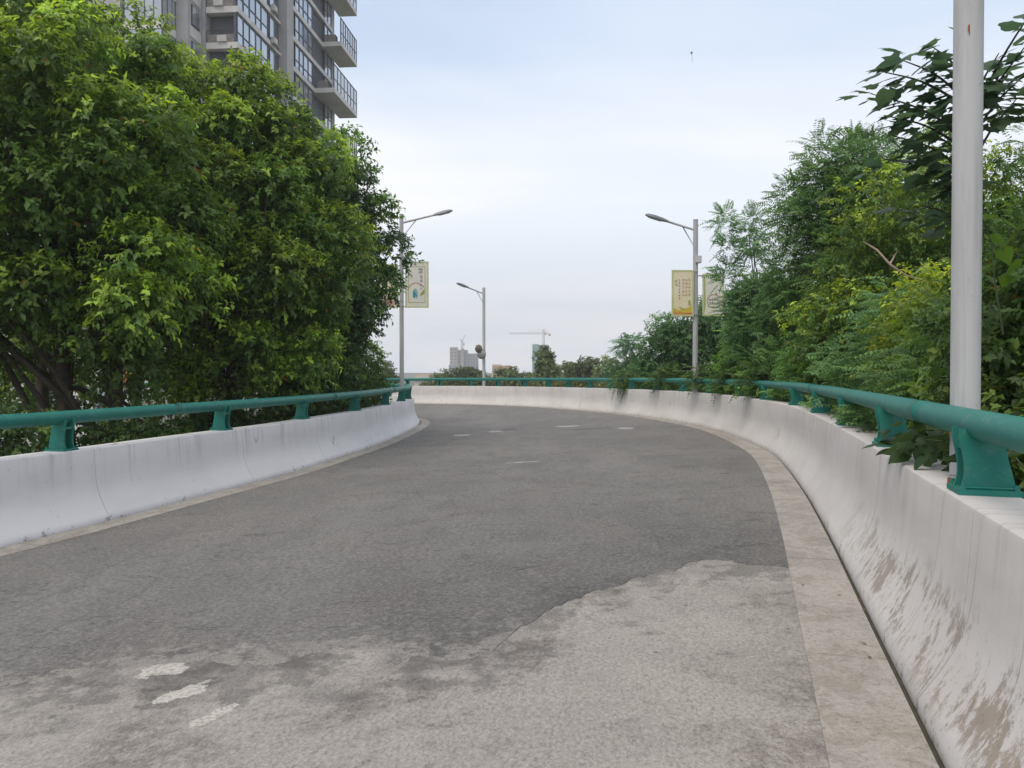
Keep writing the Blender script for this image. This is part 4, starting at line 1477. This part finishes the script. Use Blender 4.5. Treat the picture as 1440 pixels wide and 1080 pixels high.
def splotch(name, label, p0, p1, wid, mat, dz, seed, grp):
    r_ = random.Random(seed)
    p0, p1 = Vector(p0), Vector(p1)
    c = (p0 + p1) / 2
    ax = (p1 - p0)
    L = ax.length / 2
    ax.normalize()
    sd = Vector((-ax.y, ax.x))
    pts = []
    N = 44
    for k in range(N):
        a = 6.2832 * k / N
        f_ = 1 + .30 * mnoise.noise((math.cos(a) * 1.7 + seed, math.sin(a) * 1.7, seed * 3.1)) + .22 * mnoise.noise((math.cos(a) * 5 + seed, math.sin(a) * 5, seed)) + r_.uniform(-.05, .05)
        ca, sa = math.cos(a), math.sin(a)
        q = c + ax * (L * f_ * math.copysign(abs(ca) ** .7, ca)) + sd * (wid / 2 * f_ * math.copysign(abs(sa) ** .7, sa))
        pts.append(q)
    vs = [(q.x, q.y, road_z(q.x, q.y) + dz) for q in pts] + [(c.x, c.y, road_z(c.x, c.y) + dz)]
    mb = MB()
    mb.add(vs, [(k, (k + 1) % N, N) for k in range(N)])
    return mb.build(name, mat, kind='structure')




def worn_paint(p0, p1, wid, thr, seed, dz, mat):
    """what is left of a painted mark: only the cells where the paint still sticks"""
    p0, p1 = Vector(p0), Vector(p1)
    ax = p1 - p0
    L = ax.length
    ax.normalize()
    sd = Vector((-ax.y, ax.x))
    st = .0065
    mb = MB()
    nu, nv = int(L * 1.5 / st), int(wid * 1.8 / st)
    for a in range(nu):
        for b in range(nv):
            u, v = a * st - L * .25, (b - nv / 2) * st
            uu, vv = (u / L - .5) * 2, v / (wid / 2)
            fall = 1.05 - (abs(uu) ** 2.6 + abs(vv) ** 2.2)
            m_ = fall + .75 * mnoise.fractal((u * 13 + seed, v * 13, seed), 1.0, 2.0, 5) + .25 * mnoise.noise((u * 90, v * 90, seed))
            if m_ > thr:
                cs = []
                for du, dv in ((0, 0), (1, 0), (1, 1), (0, 1)):
                    q = p0 + ax * (u + du * st) + sd * (v + dv * st)
                    cs.append((q.x, q.y, road_z(q.x, q.y) + dz))
                mb.add(cs, [(0, 1, 2, 3)])
    mb.build('road_marking', mat, kind='structure')


worn_paint((-1.93, 3.97), (-1.66, 3.99), .26, .42, 3.3, -.0069, M_PAINT)
worn_paint((-1.64, 3.52), (-1.43, 3.80), .15, .40, 5.7, -.0069, M_PAINT)
worn_paint((-1.37, 3.26), (-1.22, 3.50), .10, .35, 9.1, -.0069, M_PAINT)
splotch('road_marking', '', (-1.52, 20.2), (-1.06, 20.2), .36, M_PAINT, -.0012, 11, '')
splotch('road_marking', '', (1.23, 21.6), (1.84, 21.6), .40, M_PAINT, -.0012, 12, '')
splotch('road_marking', '', (-.08, 13.3), (.50, 13.4), .14, M_PAINTF, -.0012, 13, '')
splotch('road_marking', '', (-.62, 20.9), (-.25, 20.95), .5, M_PAINTF, -.0012, 15, '')
splotch('road_marking', '', (2.75, 19.9), (3.1, 20.0), .45, M_PAINTF, -.0012, 16, '')
# tar mends next to the paint marks
M_TAR = simple('tar_mend', (.075, .074, .072), .7, scale=6)
splotch('tar_mend', '', (-.3, 21.4), (.15, 21.5), .55, M_TAR, -.0012, 21, '')
splotch('tar_mend', '', (1.55, 20.3), (2.1, 20.35), .4, M_TAR, -.0012, 22, '')
splotch('tar_mend', '', (2.2, 20.4), (2.6, 20.45), .3, M_TAR, -.0012, 23, '')

# litter in the right gutter
M_DRY = simple('dry_leaf', (.16, .09, .045), .8)
LEAFM = MB().add([(0, 0, 0), (.012, .02, .004), (0, .055, .002), (-.012, .022, .006)], [(0, 1, 2), (0, 2, 3)]).mesh('fallen_leaf', M_DRY)
for k in range(8):
    ss = PO.s_of(3) + rng.uniform(0, 7)
    q, _ = PO.at(ss, -rng.uniform(.04, .12) if k % 3 else -rng.uniform(.1, .5), .008)
    o = put('fallen_leaf', LEAFM, loc=tuple(q), label='tiny dry brown leaf lying in the right gutter by the barrier foot', cat='fallen leaf', group='dry leaves in the right gutter')
    o.rotation_euler = (0, 0, rng.uniform(0, 6.28))
    o.scale = (.7,) * 3

# ------------------------------------------------------------------ apartment tower
M_TW = simple('tower_concrete', (.44, .43, .43), .85, scale=.8, c2=(.37, .36, .36))
M_TS = simple('tower_slab_white', (.66, .64, .62), .8, scale=.6, c2=(.56, .54, .52))
M_TSOF = simple('tower_soffit', (.40, .39, .38), .85, scale=.8)
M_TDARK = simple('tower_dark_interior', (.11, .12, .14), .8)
M_TFR = simple('window_frame_dark', (.06, .07, .09), .5)
M_TRAIL = simple('balcony_iron', (.05, .05, .055), .6)
M_TAC = simple('air_conditioner_white', (.55, .54, .52), .6)
M_TBRICK = simple('balcony_weathered_parapet', (.26, .24, .22), .9, scale=5, c2=(.16, .15, .14))
M_TCURT = simple('curtain_red', (.33, .06, .07), .8)
M_TLOUV = simple('louvre_brown', (.13, .11, .10), .7)


def mat_glass(name, c, c2):
    m, t, p, o = newmat(name)
    oi = nd(t, 'ShaderNodeObjectInfo')
    setc(t, p.inputs['Base Color'], mixc(t, oi.outputs['Random'], c, c2))
    p.inputs['Roughness'].default_value = 0.12
    p.inputs['Specular IOR Level'].default_value = 0.9
    p.inputs['Metallic'].default_value = 0.55
    return m


M_GL = mat_glass('tower_glass', (.40, .46, .54), (.55, .60, .66))
M_GLP = mat_glass('tower_glass_pale', (.50, .50, .50), (.42, .44, .46))

DB = Vector((.089, 1.0, 0)).normalized()       # along the long side, away from the road
DA = Vector((-DB.y, DB.x, 0))                   # along the end wall, to the left
C0 = Vector((-23.1, 66.0, 0))
T = thing('apartment_tower', 'grey high rise apartment tower with glazed balconies behind the left trees', 'building', (C0.x, C0.y, GZ))


def TP(b, a, z):
    """tower coordinates: b along the long side, a outward (towards the road) from it, z height"""
    q = DB * b - DA * a
    return Vector((q.x, q.y, z - GZ))


def tbox(mb, b0, b1, a0, a1, z0, z1):
    vs = [TP(b, a, z) for z in (z0, z1) for (b, a) in ((b0, a0), (b1, a0), (b1, a1), (b0, a1))]
    return mb.add(vs, [(0, 3, 2, 1), (4, 5, 6, 7), (0, 1, 5, 4), (1, 2, 6, 5), (2, 3, 7, 6), (3, 0, 4, 7)])


PANES = {}


def pane(parent, b0, b1, a, z0, z1, mat, facing='b'):
    """one pane; panes of equal size share a mesh"""
    key = (round(b1 - b0, 2), round(z1 - z0, 2), mat.name, facing)
    if key not in PANES:
        mb = MB()
        w_, h_ = b1 - b0, z1 - z0
        if facing == 'b':
            vs = [DB * u - DA * v_ + Vector((0, 0, z)) for z in (0, h_) for (u, v_) in ((0, 0), (w_, 0), (w_, .03), (0, .03))]
        else:
            vs = [DB * v_ + DA * u + Vector((0, 0, z)) for z in (0, h_) for (u, v_) in ((0, 0), (w_, 0), (w_, .03), (0, .03))]
        mb.add(vs, [(0, 3, 2, 1), (4, 5, 6, 7), (0, 1, 5, 4), (1, 2, 6, 5), (2, 3, 7, 6), (3, 0, 4, 7)])
        PANES[key] = mb.mesh('pane', mat)
    return put('pane', PANES[key], parent, loc=tuple(TP(b0, a, z0)))


ZB, ZT, ST = 25.75, 55.75, 3.0
# main body
mb = MB()
tbox(mb, 3.6, 27.0, -14, -.25, GZ + .05, ZT)          # long wing behind its window wall
tbox(mb, .0, 3.6, -14, -2.7, GZ + .05, ZT)           # behind the corner balcony
tbox(mb, .02, 3.6, -2.7, -.25, GZ + .05, ZB - 3.1)
mb.build('wall', M_TW, T)
mb = MB()
tbox(mb, -2.3, -.02, -14, -3.05, GZ + .05, ZT)
mb.build('wall', M_TW, T)
mb = MB()
tbox(mb, -4.6, -2.32, -14, -7.4, GZ + .05, ZT)
mb.build('wall', M_TW, T)
mb = MB()
tbox(mb, -4.7, 27.1, -14.1, -.24, ZT, ZT + 1.1)
mb.build('roof', M_TS, T)
# concrete pier on the long side
mb = MB()
tbox(mb, 9.7, 11.4, -.24, .65, GZ + .05, ZT + .5)
mb.build('pier', M_TW, T)
# simple lower storeys, hidden behind the trees
mb = MB()
for k in range(9):
    z = GZ + 1.2 + 3 * k
    tbox(mb, 3.8, 27, -.2, -.12, z, z + 1.9)
mb.build('lower_glazing', M_GL, T)
mb = MB()
for k in range(9):
    z = GZ + 3.3 + 3 * k
    tbox(mb, 0.1, 27, -.22, .05, z, z + .55)
mb.build('lower_slab', M_TS, T)

r_ = random.Random(5)
KV = range(-2, 8)
for k in KV:
    z = ZB + ST * k          # floor line
    # slab band along the long side
    mb = MB()
    tbox(mb, 0.0, 7.0, -.26, .12, z - .05, z + .42)
    tbox(mb, 7.0, 9.69, -.26, .05, z + .05, z + .3)
    tbox(mb, 11.41, 25.2, -.26, .12, z - .05, z + .42)
    mb.build('floor_slab', M_TS, T)
    # glazed bay nearest the corner
    fr = MB()
    edges = [.15, 1.35, 2.6, 3.9, 5.1, 6.6]
    for e in edges:
        tbox(fr, e, e + .10, -.10, .03, z + .42, z + 2.95)
    tbox(fr, .15, 6.7, -.09, .025, z + 1.32, z + 1.40)
    tbox(fr, .15, 6.7, -.09, .025, z + 2.80, z + 2.949)
    w1 = fr.build('window_band', M_TFR, T)
    for e0, e1 in zip(edges[:-1], edges[1:]):
        pane(w1, e0 + .10, e1, -.06, z + .42, z + 1.32, M_GL)
        pane(w1, e0 + .10, e1, -.06, z + 1.40, z + 2.80, M_GL)
    # narrow windows and service ledge before the pier
    fr = MB()
    for e in (7.1, 8.25):
        tbox(fr, e, e + .08, -.10, 0, z + .9, z + 2.8)
    tbox(fr, 7.18, 8.25, -.09, -.01, z + 2.7, z + 2.799)
    w2 = fr.build('window', M_TFR, T)
    pane(w2, 7.18, 8.25, -.06, z + .9, z + 2.7, M_GL)
    mb = MB()
    tbox(mb, 8.4, 9.65, -.24, -.18, z + .35, z + 2.9)  # thin dark panel, its colour standing for the shade of a deep recess
    mb.build('recess_shade', M_TDARK, T)
    if k % 2 == 0 or r_.random() < .5:
        mb = MB()
        tbox(mb, 7.15, 7.95, .06, .42, z + .32, z + .88)
        tbox(mb, 7.05, 8.1, .05, .5, z + .28, z + .32)
        mb.build('air_conditioner', M_TAC, T)
    # louvre bay after the pier
    mb = MB()
    for j in range(9):
        tbox(mb, 11.6, 13.2, -.16, .0, z + .55 + j * .26, z + .55 + j * .26 + .17)
    mb.build('louvre', M_TLOUV, T)
    # glazed bay beyond
    fr = MB()
    edges = [13.5, 14.7, 15.9, 17.3, 18.6]
    for e in edges:
        tbox(fr, e, e + .12, -.10, .03, z + .42, z + 2.95)
    tbox(fr, 13.5, 18.7, -.09, .025, z + 1.32, z + 1.40)
    tbox(fr, 13.5, 18.7, -.09, .025, z + 2.82, z + 2.949)
    w3 = fr.build('window_band', M_TFR, T)
    for e0, e1 in zip(edges[:-1], edges[1:]):
        pane(w3, e0 + .12, e1, -.06, z + .42, z + 1.32, M_GL)
        pane(w3, e0 + .12, e1, -.06, z + 1.40, z + 2.82, M_GL)
    # far end strip
    fr = MB()
    edges = [22.6, 23.8, 25.0]
    for e in edges:
        tbox(fr, e, e + .12, -.10, .03, z + .42, z + 2.95)
    tbox(fr, 22.6, 25.1, -.09, .025, z + 1.6, z + 1.7)
    w4 = fr.build('window_band', M_TFR, T)
    for e0, e1 in zip(edges[:-1], edges[1:]):
        pane(w4, e0 + .12, e1, -.06, z + .42, z + 1.6, M_GL)
        pane(w4, e0 + .12, e1, -.06, z + 1.7, z + 2.94, M_GL)
    mb = MB()
    tbox(mb, 18.75, 22.55, -.24, -.20, z + .45, z + 2.9)  # dark sheet on the wall, shade of a recessed balcony put into its colour
    mb.build('recess_shade', M_TDARK, T)
    # projecting balconies on every second storey
    if k % 2 == 0:
        b0, b1, aw = (19.0 if k % 4 else 21.5), 27.6, 2.3
        bal = MB()
        tbox(bal, b0, b1, .13, aw, z - .12, z + .38)
        bl = bal.build('balcony', M_TS, T)
        fr = MB()
        nb = 7
        eds = [b0 + (b1 - b0 - .1) * j / nb for j in range(nb + 1)]
        for e in eds:
            tbox(fr, e, e + .1, aw - .13, aw - .02, z + .38, z + 2.9)
        tbox(fr, b0, b1, aw - .12, aw - .025, z + 1.35, z + 1.43)
        tbox(fr, b0, b1, aw - .14, aw - .019, z + 2.9, z + 3.0)
        tbox(fr, b1 - .1, b1, .2, .3, z + .38, z + 2.899)
        fr.build('balcony_frame', M_TFR, bl)
        for e0, e1 in zip(eds[:-1], eds[1:]):
            pane(bl, e0 + .1, e1, aw - .09, z + .38, z + 1.35, M_GLP if r_.random() < .3 else M_GL)
            pane(bl, e0 + .1, e1, aw - .09, z + 1.43, z + 2.9, M_GL)
        pane(bl, b1 - .06, b1 - .06 + aw - .3, 0, z + .38, z + 2.9, M_GL, 'a').location = TP(b1 - .06, aw - .15, z + .38)
        mb = MB()
        tbox(mb, b0 + .1, b0 + .9, .4, 1.6, z + .38, z + 1.2)
        mb.build('balcony_clutter', M_TBRICK, bl)
    # corner balcony on the end wall
    cb = MB()
    tbox(cb, -.02, .55, -2.65, .0, z - .10, z + .42)
    tbox(cb, .55, 3.58, -2.65, -.27, z + .0, z + .4)
    cbo = cb.build('corner_balcony', M_TS, T)
    mb = MB()
    tbox(mb, .02, .14, -2.55, -.25, z + .42, z + 1.1)
    mb.build('parapet', M_TBRICK, cbo)
    mb = MB()
    tbox(mb, .02, .07, -2.6, -.12, z + 1.42, z + 1.48)
    for j in range(13):
        a_ = -2.6 + j * .2
        tbox(mb, .03, .06, a_, a_ + .03, z + 1.101, z + 1.419)
    mb.build('balcony_rail', M_TRAIL, cbo)
    mb = MB()
    tbox(mb, .03, .15, -.24, -.08, z + .42, z + 2.95)
    tbox(mb, .9, 1.0, -2.6, -.28, z + .42, z + 2.95)
    mb.build('balcony_screen', M_TDARK, cbo)
    mb = MB()
    tbox(mb, -.22, .01, -1.3 - (k % 3) * .3, -.5 - (k % 3) * .3, z + .43, z + .95)
    mb.build('air_conditioner', M_TAC, cbo)
    if k % 3 == 0:
        mb = MB()
        tbox(mb, .86, .895, -1.0, -.5, z + .9, z + 2.3)
        mb.build('curtain', M_TCURT, cbo)
    # side window between corner balcony and pier of the end wall
    fr = MB()
    tbox(fr, -1.75, -.45, -3.04, -2.98, z + 1.2, z + 2.9)
    wo_ = fr.build('window', M_TFR, T)
    pane(wo_, -1.65, -1.12, -2.975, z + 1.3, z + 2.8, M_GL)
    pane(wo_, -1.04, -.55, -2.975, z + 1.3, z + 2.8, M_GL)
    mb = MB()
    tbox(mb, -2.0, -.2, -3.04, -2.99, z + .2, z + 1.1)
    mb.build('spandrel', M_TS, T)
    # projecting glazed bay at the left
    bay = MB()
    tbox(bay, -4.45, -2.33, -7.3, -4.0, z - .2, z + .45)
    bo_ = bay.build('bay_slab', M_TS, T)
    fr = MB()
    for a_ in (-5.55, -4.8, -4.12):
        tbox(fr, -4.4, -4.3, a_, a_ + .08, z + .45, z + 2.8)
    for b_ in (-3.6, -2.9, -2.42):
        tbox(fr, b_, b_ + .08, -4.14, -4.05, z + .45, z + 2.8)
    fr.build('bay_frame', M_TFR, bo_)
    pane(bo_, 0, .7, 0, z + .45, z + 2.8, M_GLP, 'a').location = TP(-4.38, -4.80, z + .45)
    pane(bo_, 0, .68, 0, z + .45, z + 2.8, M_GLP, 'a').location = TP(-4.38, -4.12, z + .45)
    pane(bo_, 0, 1.6, 0, z + .45, z + 2.8, M_GLP, 'a').location = TP(-4.38, -5.56, z + .45)
    pane(bo_, -3.52, -2.9, -4.10, z + .45, z + 2.8, M_GL)
    pane(bo_, -2.82, -2.42, -4.10, z + .45, z + 2.8, M_GL)
    pane(bo_, -4.3, -3.6, -4.10, z + .45, z + 2.8, M_GLP)
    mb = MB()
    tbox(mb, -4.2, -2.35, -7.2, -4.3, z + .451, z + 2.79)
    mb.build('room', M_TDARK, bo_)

# ------------------------------------------------------------------ white low building behind the left trees
M_LOW = simple('low_white_wall', (.62, .61, .60), .8, scale=.5, c2=(.55, .54, .53))
lb = thing('low_building', 'white low building glimpsed between the trunks of the left trees', 'building', (-26, 47, GZ))
mb = MB()
mb.box((-16, 0, 0), (12.5, 9, 9.2))
mb.build('wall', M_LOW, lb)
MB().box((-16.3, -.4, 9.2), (12.8, 9.3, 9.6)).build('roof', M_TW, lb)
for k in range(7):
    for zz_ in (1.2, 4.4, 7.0):
        wn = MB().box((-14 + k * 3.7, -.06, zz_), (-12.3 + k * 3.7, -.001, zz_ + 1.5)).build('window', M_TFR, lb)
        MB().box((-13.9 + k * 3.7, -.09, zz_ + .1), (-13.2 + k * 3.7, -.062, zz_ + 1.4)).build('pane', M_GL, wn)
        MB().box((-13.1 + k * 3.7, -.09, zz_ + .1), (-12.4 + k * 3.7, -.062, zz_ + 1.4)).build('pane', M_GL, wn)
sg = thing('shop_sign', 'small red orange sign glimpsed through the left trees', 'sign', tuple(px(182, 527, 38)))
MB().box((-.42, -.06, -.55), (.42, .06, .55)).build('board', M_RED, sg)
MB().box((-.25, -.075, -.1), (.25, -.061, .25)).build('print', M_ORANGE, sg)

# ------------------------------------------------------------------ far trees
FO, FY = A3(.12, .165, .06), A3(.20, .25, .085)
far = [(600, 531, 120, 12, 'low pale green tree left of the far lamp'), (622, 523, 118, 11, 'small rounded far tree below the pale high rise'), (644, 520, 105, 12, 'far tree in front of the pale high rise'),
       (662, 516, 100, 12, 'dark bushy far tree just left of the far lamp'), (695, 520, 102, 13, 'mid green far tree just right of the far lamp'), (716, 519, 110, 12, 'far tree below the long crane arm'),
       (738, 514, 98, 13, 'far tree left of the tall pointed far tree'), (767, 490, 88, 7.5, 'tall pointed tree in front of the green netted tower'), (785, 512, 96, 13, 'yellowish green far tree right of the tall pointed one'),
       (806, 508, 92, 12, 'round topped far tree in the middle of the far row'), (828, 502, 90, 13, 'highest bluish green round tree of the far row'), (850, 508, 86, 13, 'pale olive far tree near the wispy locust'),
       (872, 512, 84, 14, 'far tree half hidden behind the wispy locust'), (545, 515, 110, 9, 'pale far tree seen left of the left lamp post'), (900, 505, 82, 14, 'far tree behind the dark rounded tree')]
for k, (x_, ytop, Y_, rpx, lab) in enumerate(far):
    p = px(x_, ytop, Y_)
    rr = rpx / FPX * Y_ * (1.25 if k == 7 or x_ < 680 else 1.7)
    zt = p[2]
    hgt = min(zt - GZ, 7.5)
    tall = (k == 7)
    ee = [((p[0], Y_, zt - rr * (1.9 if tall else 1.0)), (rr * (.85 if tall else 1.0), rr, rr * (1.9 if tall else 1.0))), ((p[0] + rr * .5, Y_, zt - 3.2), (rr * 1.1, rr, 2.0)), ((p[0] - rr * .5, Y_ - .4, zt - 4.6), (rr * 1.3, rr, 2.0))]
    f_ = .8 + .5 * ((k * 37) % 10) / 10
    broad_tree('far_tree', lab, 'tree', (p[0], Y_, GZ), ee, 48, .4, .6, 22, L=6, ll=.42, lw=.25, twig=.55, old=FO * f_, young=FY * f_, yp=.4, mat=FARLEAF, seed=200 + k, trunk_r=.12, group='row of trees beyond the far rail')
# yellowish scrub under the far rail
ORD = ['fifth', 'sixth', 'seventh', 'eighth and rightmost', 'fourth', 'third', 'second', 'leftmost']
for k, (x_, Y_) in enumerate([(770, 60), (800, 58), (830, 57), (862, 55), (735, 64), (700, 66), (655, 64), (615, 62)]):
    p = px(x_, 540 if x_ > 700 else 541, Y_)
    broad_tree('scrub_bush', ORD[k] + ' yellowish scrub bush seen under the far rail', 'bush', (p[0], Y_, GZ), [((p[0], Y_, p[2] - .6), (1.5, 1.0, .8)), ((p[0], Y_, p[2] - 2.0), (1.6, 1.0, 1.2))], 26, .35, .4, 16, L=6, ll=.2, lw=.11, twig=.35,
               old=A3(.075, .09, .022), young=A3(.15, .15, .03), yp=.5, mat=FARLEAF, seed=300 + k, trunk_r=.05, group='yellowish scrub under the far rail')

# ------------------------------------------------------------------ far buildings and cranes
M_F1 = simple('far_wall_pinkish', (.50, .42, .38), .9, scale=.05)
M_F2 = simple('far_wall_grey', (.30, .31, .34), .9, scale=.05)
M_F3 = simple('far_wall_bluish', (.26, .31, .36), .9, scale=.05)
M_F4 = simple('far_window', (.12, .14, .17), .4)
M_FNET = simple('green_scaffold_net', (.15, .33, .28), .9, scale=.1, c2=(.11, .26, .23))
M_FORANGE = simple('far_orange_wall', (.48, .31, .20), .9)
M_FPALE = simple('far_pale_wall', (.60, .55, .48), .9)
M_CRANE = simple('crane_red', (.46, .36, .33), .7)
M_CRANEG = simple('crane_pale', (.50, .42, .36), .7)


def far_block(parent, name, x0, x1, ytop, Y_, depth, mat, rows=0, cols=0):
    a, b = px(x0, ytop, Y_), px(x1, ytop, Y_)
    h_ = a[2] - GZ
    o = MB().box((a[0], Y_, 0), (b[0], Y_ + depth, h_)).build(name, mat, parent)
    o.location = (-parent.location.x, -parent.location.y, 0)
    if rows:
        mesh = None
        ww = (b[0] - a[0]) / cols
        for r2 in range(rows):
            for c_ in range(cols):
                if mesh is None:
                    mesh = MB().box((0, -.25, 0), (ww * .55, -.02, 1.7)).mesh('window', M_F4)
                w_ = put('window', mesh, o, loc=(a[0] + ww * (c_ + .22), Y_, h_ - 3.2 - r2 * 3.0))
    return o


Y_ = 720
base = px(652, 523, Y_)
t1 = thing('high_rise', 'pale unfinished high rise cluster on the horizon left of the far lamp', 'building', (base[0], Y_, GZ))
far_block(t1, 'wall', 632.5, 643, 488, Y_, 14, M_F1, 8, 2)
far_block(t1, 'wall', 643.2, 648, 492, Y_ + 3, 14, M_F2, 7, 1)
far_block(t1, 'wall', 648.2, 652, 490, Y_ + 1, 14, M_F1)
far_block(t1, 'wall', 652.2, 657, 492, Y_ + 3, 14, M_F3, 7, 1)
far_block(t1, 'wall', 657.2, 672, 497, Y_ + 6, 14, M_F2, 7, 4)
far_block(t1, 'podium', 631, 647, 513, Y_ - 8, 7, M_F2, 2, 4)


def crane(label, x, ytop, ybase, jib0, jib1, yj, Y_, mat, luff=False):
    p = px(x, ybase, Y_)
    q = px(x, ytop, Y_)
    root = thing('tower_crane', label, 'crane', (p[0], Y_, p[2]))
    mb = MB()
    H_ = q[2] - p[2]
    s_ = .7
    for (u, v) in ((-s_, -s_), (s_, -s_), (s_, s_), (-s_, s_)):
        mb.tube([(u, v, -12), (u, v, H_)], .2, 5)
    for k in range(int((H_ + 12) / 2.4)):
        z = -12 + k * 2.4
        mb.tube([(-s_, -s_, z), (s_, -s_, z + 2.4)], .12, 4).tube([(s_, s_, z), (-s_, s_, z + 2.4)], .12, 4)
    mb.build('mast', mat, root)
    mb = MB()
    if luff:
        a, b = px(jib0, yj[0], Y_), px(jib1, yj[1], Y_)
        o = Vector((p[0], 0, p[2]))
        A, B = Vector((a[0], 0, a[2])) - o, Vector((b[0], 0, b[2])) - o
        for d in (-.5, .5):
            mb.tube([A + Vector((0, d, 0)), B + Vector((0, d, 0))], .22, 5)
        c2 = px(jib0 - 3, yj[0] - 4, Y_)
        mb.tube([A, Vector((c2[0], 0, c2[2])) - o], .3, 5)
    else:
        a, b = px(jib0, yj, Y_), px(jib1, yj, Y_)
        z = a[2] - p[2]
        xa, xb = a[0] - p[0], b[0] - p[0]
        for d in (-.5, .5):
            mb.tube([(xa, d, z), (xb, d, z)], .2, 5)
        mb.tube([(xa, 0, z + .9), (xb * .6, 0, z + 1.1)], .16, 5)
        N = 18
        for k in range(N):
            u0, u1 = xa + (xb - xa) * k / N, xa + (xb - xa) * (k + .5) / N
            mb.tube([(u0, .5, z), (u1, 0, z + 1.0)], .08, 4)
        mb.tube([(0, 0, H_), (xa * .6, 0, z + .9)], .08, 4).tube([(0, 0, H_), (xb, 0, z + .2)], .08, 4)
        mb.box((xb - 2.5, -.8, z - 1.8), (xb - .4, .8, z - .1))
    mb.build('jib', mat, root)
    MB().box((.8, -.9, H_ - 5.2), (2.2, .6, H_ - 3.2)).build('cab', mat, root)
    return root


crane('pale luffing crane on top of the unfinished high rise cluster', 650, 478, 490, 650, 654, (481, 471), Y_, M_CRANEG, True)
Y2 = 680
base = px(761, 523, Y2)
t2 = thing('high_rise', 'tower wrapped in green scaffold netting behind the tall pointed far tree', 'building', (base[0], Y2, GZ))
far_block(t2, 'scaffold_net', 749, 757.5, 484, Y2, 14, M_FNET)
far_block(t2, 'wall', 757.7, 772, 485, Y2 + 3, 14, M_FNET, 6, 3)
crane('red and grey tower crane with a long level arm above the green netted tower', 764.5, 463, 486, 716, 775, 469.5, Y2 + 12, M_CRANE)
base = px(703, 520, 330)
t3 = thing('low_building', 'low orange brown roofed building right of the far lamp', 'building', (base[0], 330, GZ))
far_block(t3, 'wall', 694, 719, 514, 330, 12, M_FORANGE, 1, 5)
far_block(t3, 'roof', 692, 705, 512.4, 331, 8, M_FPALE)
base = px(597, 523, 360)
t4 = thing('low_building', 'pale low building on the horizon right of the left lamp post', 'building', (base[0], 360, GZ))
far_block(t4, 'wall', 583, 608, 528, 360, 12, M_FPALE, 1, 6)
far_block(t4, 'roof', 584, 607, 526.6, 361, 9, M_FORANGE)
base = px(543, 523, 420)
t5 = thing('high_rise', 'slim pale grey tower block seen beside the left trees low on the horizon', 'building', (base[0], 420, GZ))
far_block(t5, 'wall', 541, 548, 507, 420, 8, M_F2, 5, 2)

# a kite high in the sky
kp = px(971, 77, 120)
kt = thing('kite', 'tiny dark kite with a trailing tail high in the sky', 'kite', tuple(kp))
M_KITE = simple('kite_dark', (.06, .09, .09), .7)
MB().add([(0, 0, .2), (.22, .04, 0), (0, 0, -.28), (-.22, .04, 0), (0, .06, 0)], [(0, 1, 4), (1, 2, 4), (2, 3, 4), (3, 0, 4), (0, 3, 2, 1)]).build('sail', M_KITE, kt)
MB().tube([(0, 0, -.28), (.10, 0, -.7), (.05, .02, -1.1), (.2, 0, -1.6)], [.022, .022, .02, .015], 5).build('tail', M_KITE, kt)

# ------------------------------------------------------------------ air
hm = bpy.data.materials.new('haze_air')
hm.use_nodes = True
ht = hm.node_tree
ht.nodes.clear()
ho = nd(ht, 'ShaderNodeOutputMaterial')
hv = nd(ht, 'ShaderNodeVolumePrincipled')
hv.inputs['Color'].default_value = (0.97, 0.98, 1.0, 1)
hv.inputs['Density'].default_value = 0.0008
hv.inputs['Anisotropy'].default_value = 0.2
ht.links.new(hv.outputs[0], ho.inputs['Volume'])
MB().box((-900, -60, GZ - 1), (900, 900, 75)).build('haze', hm, kind='stuff')
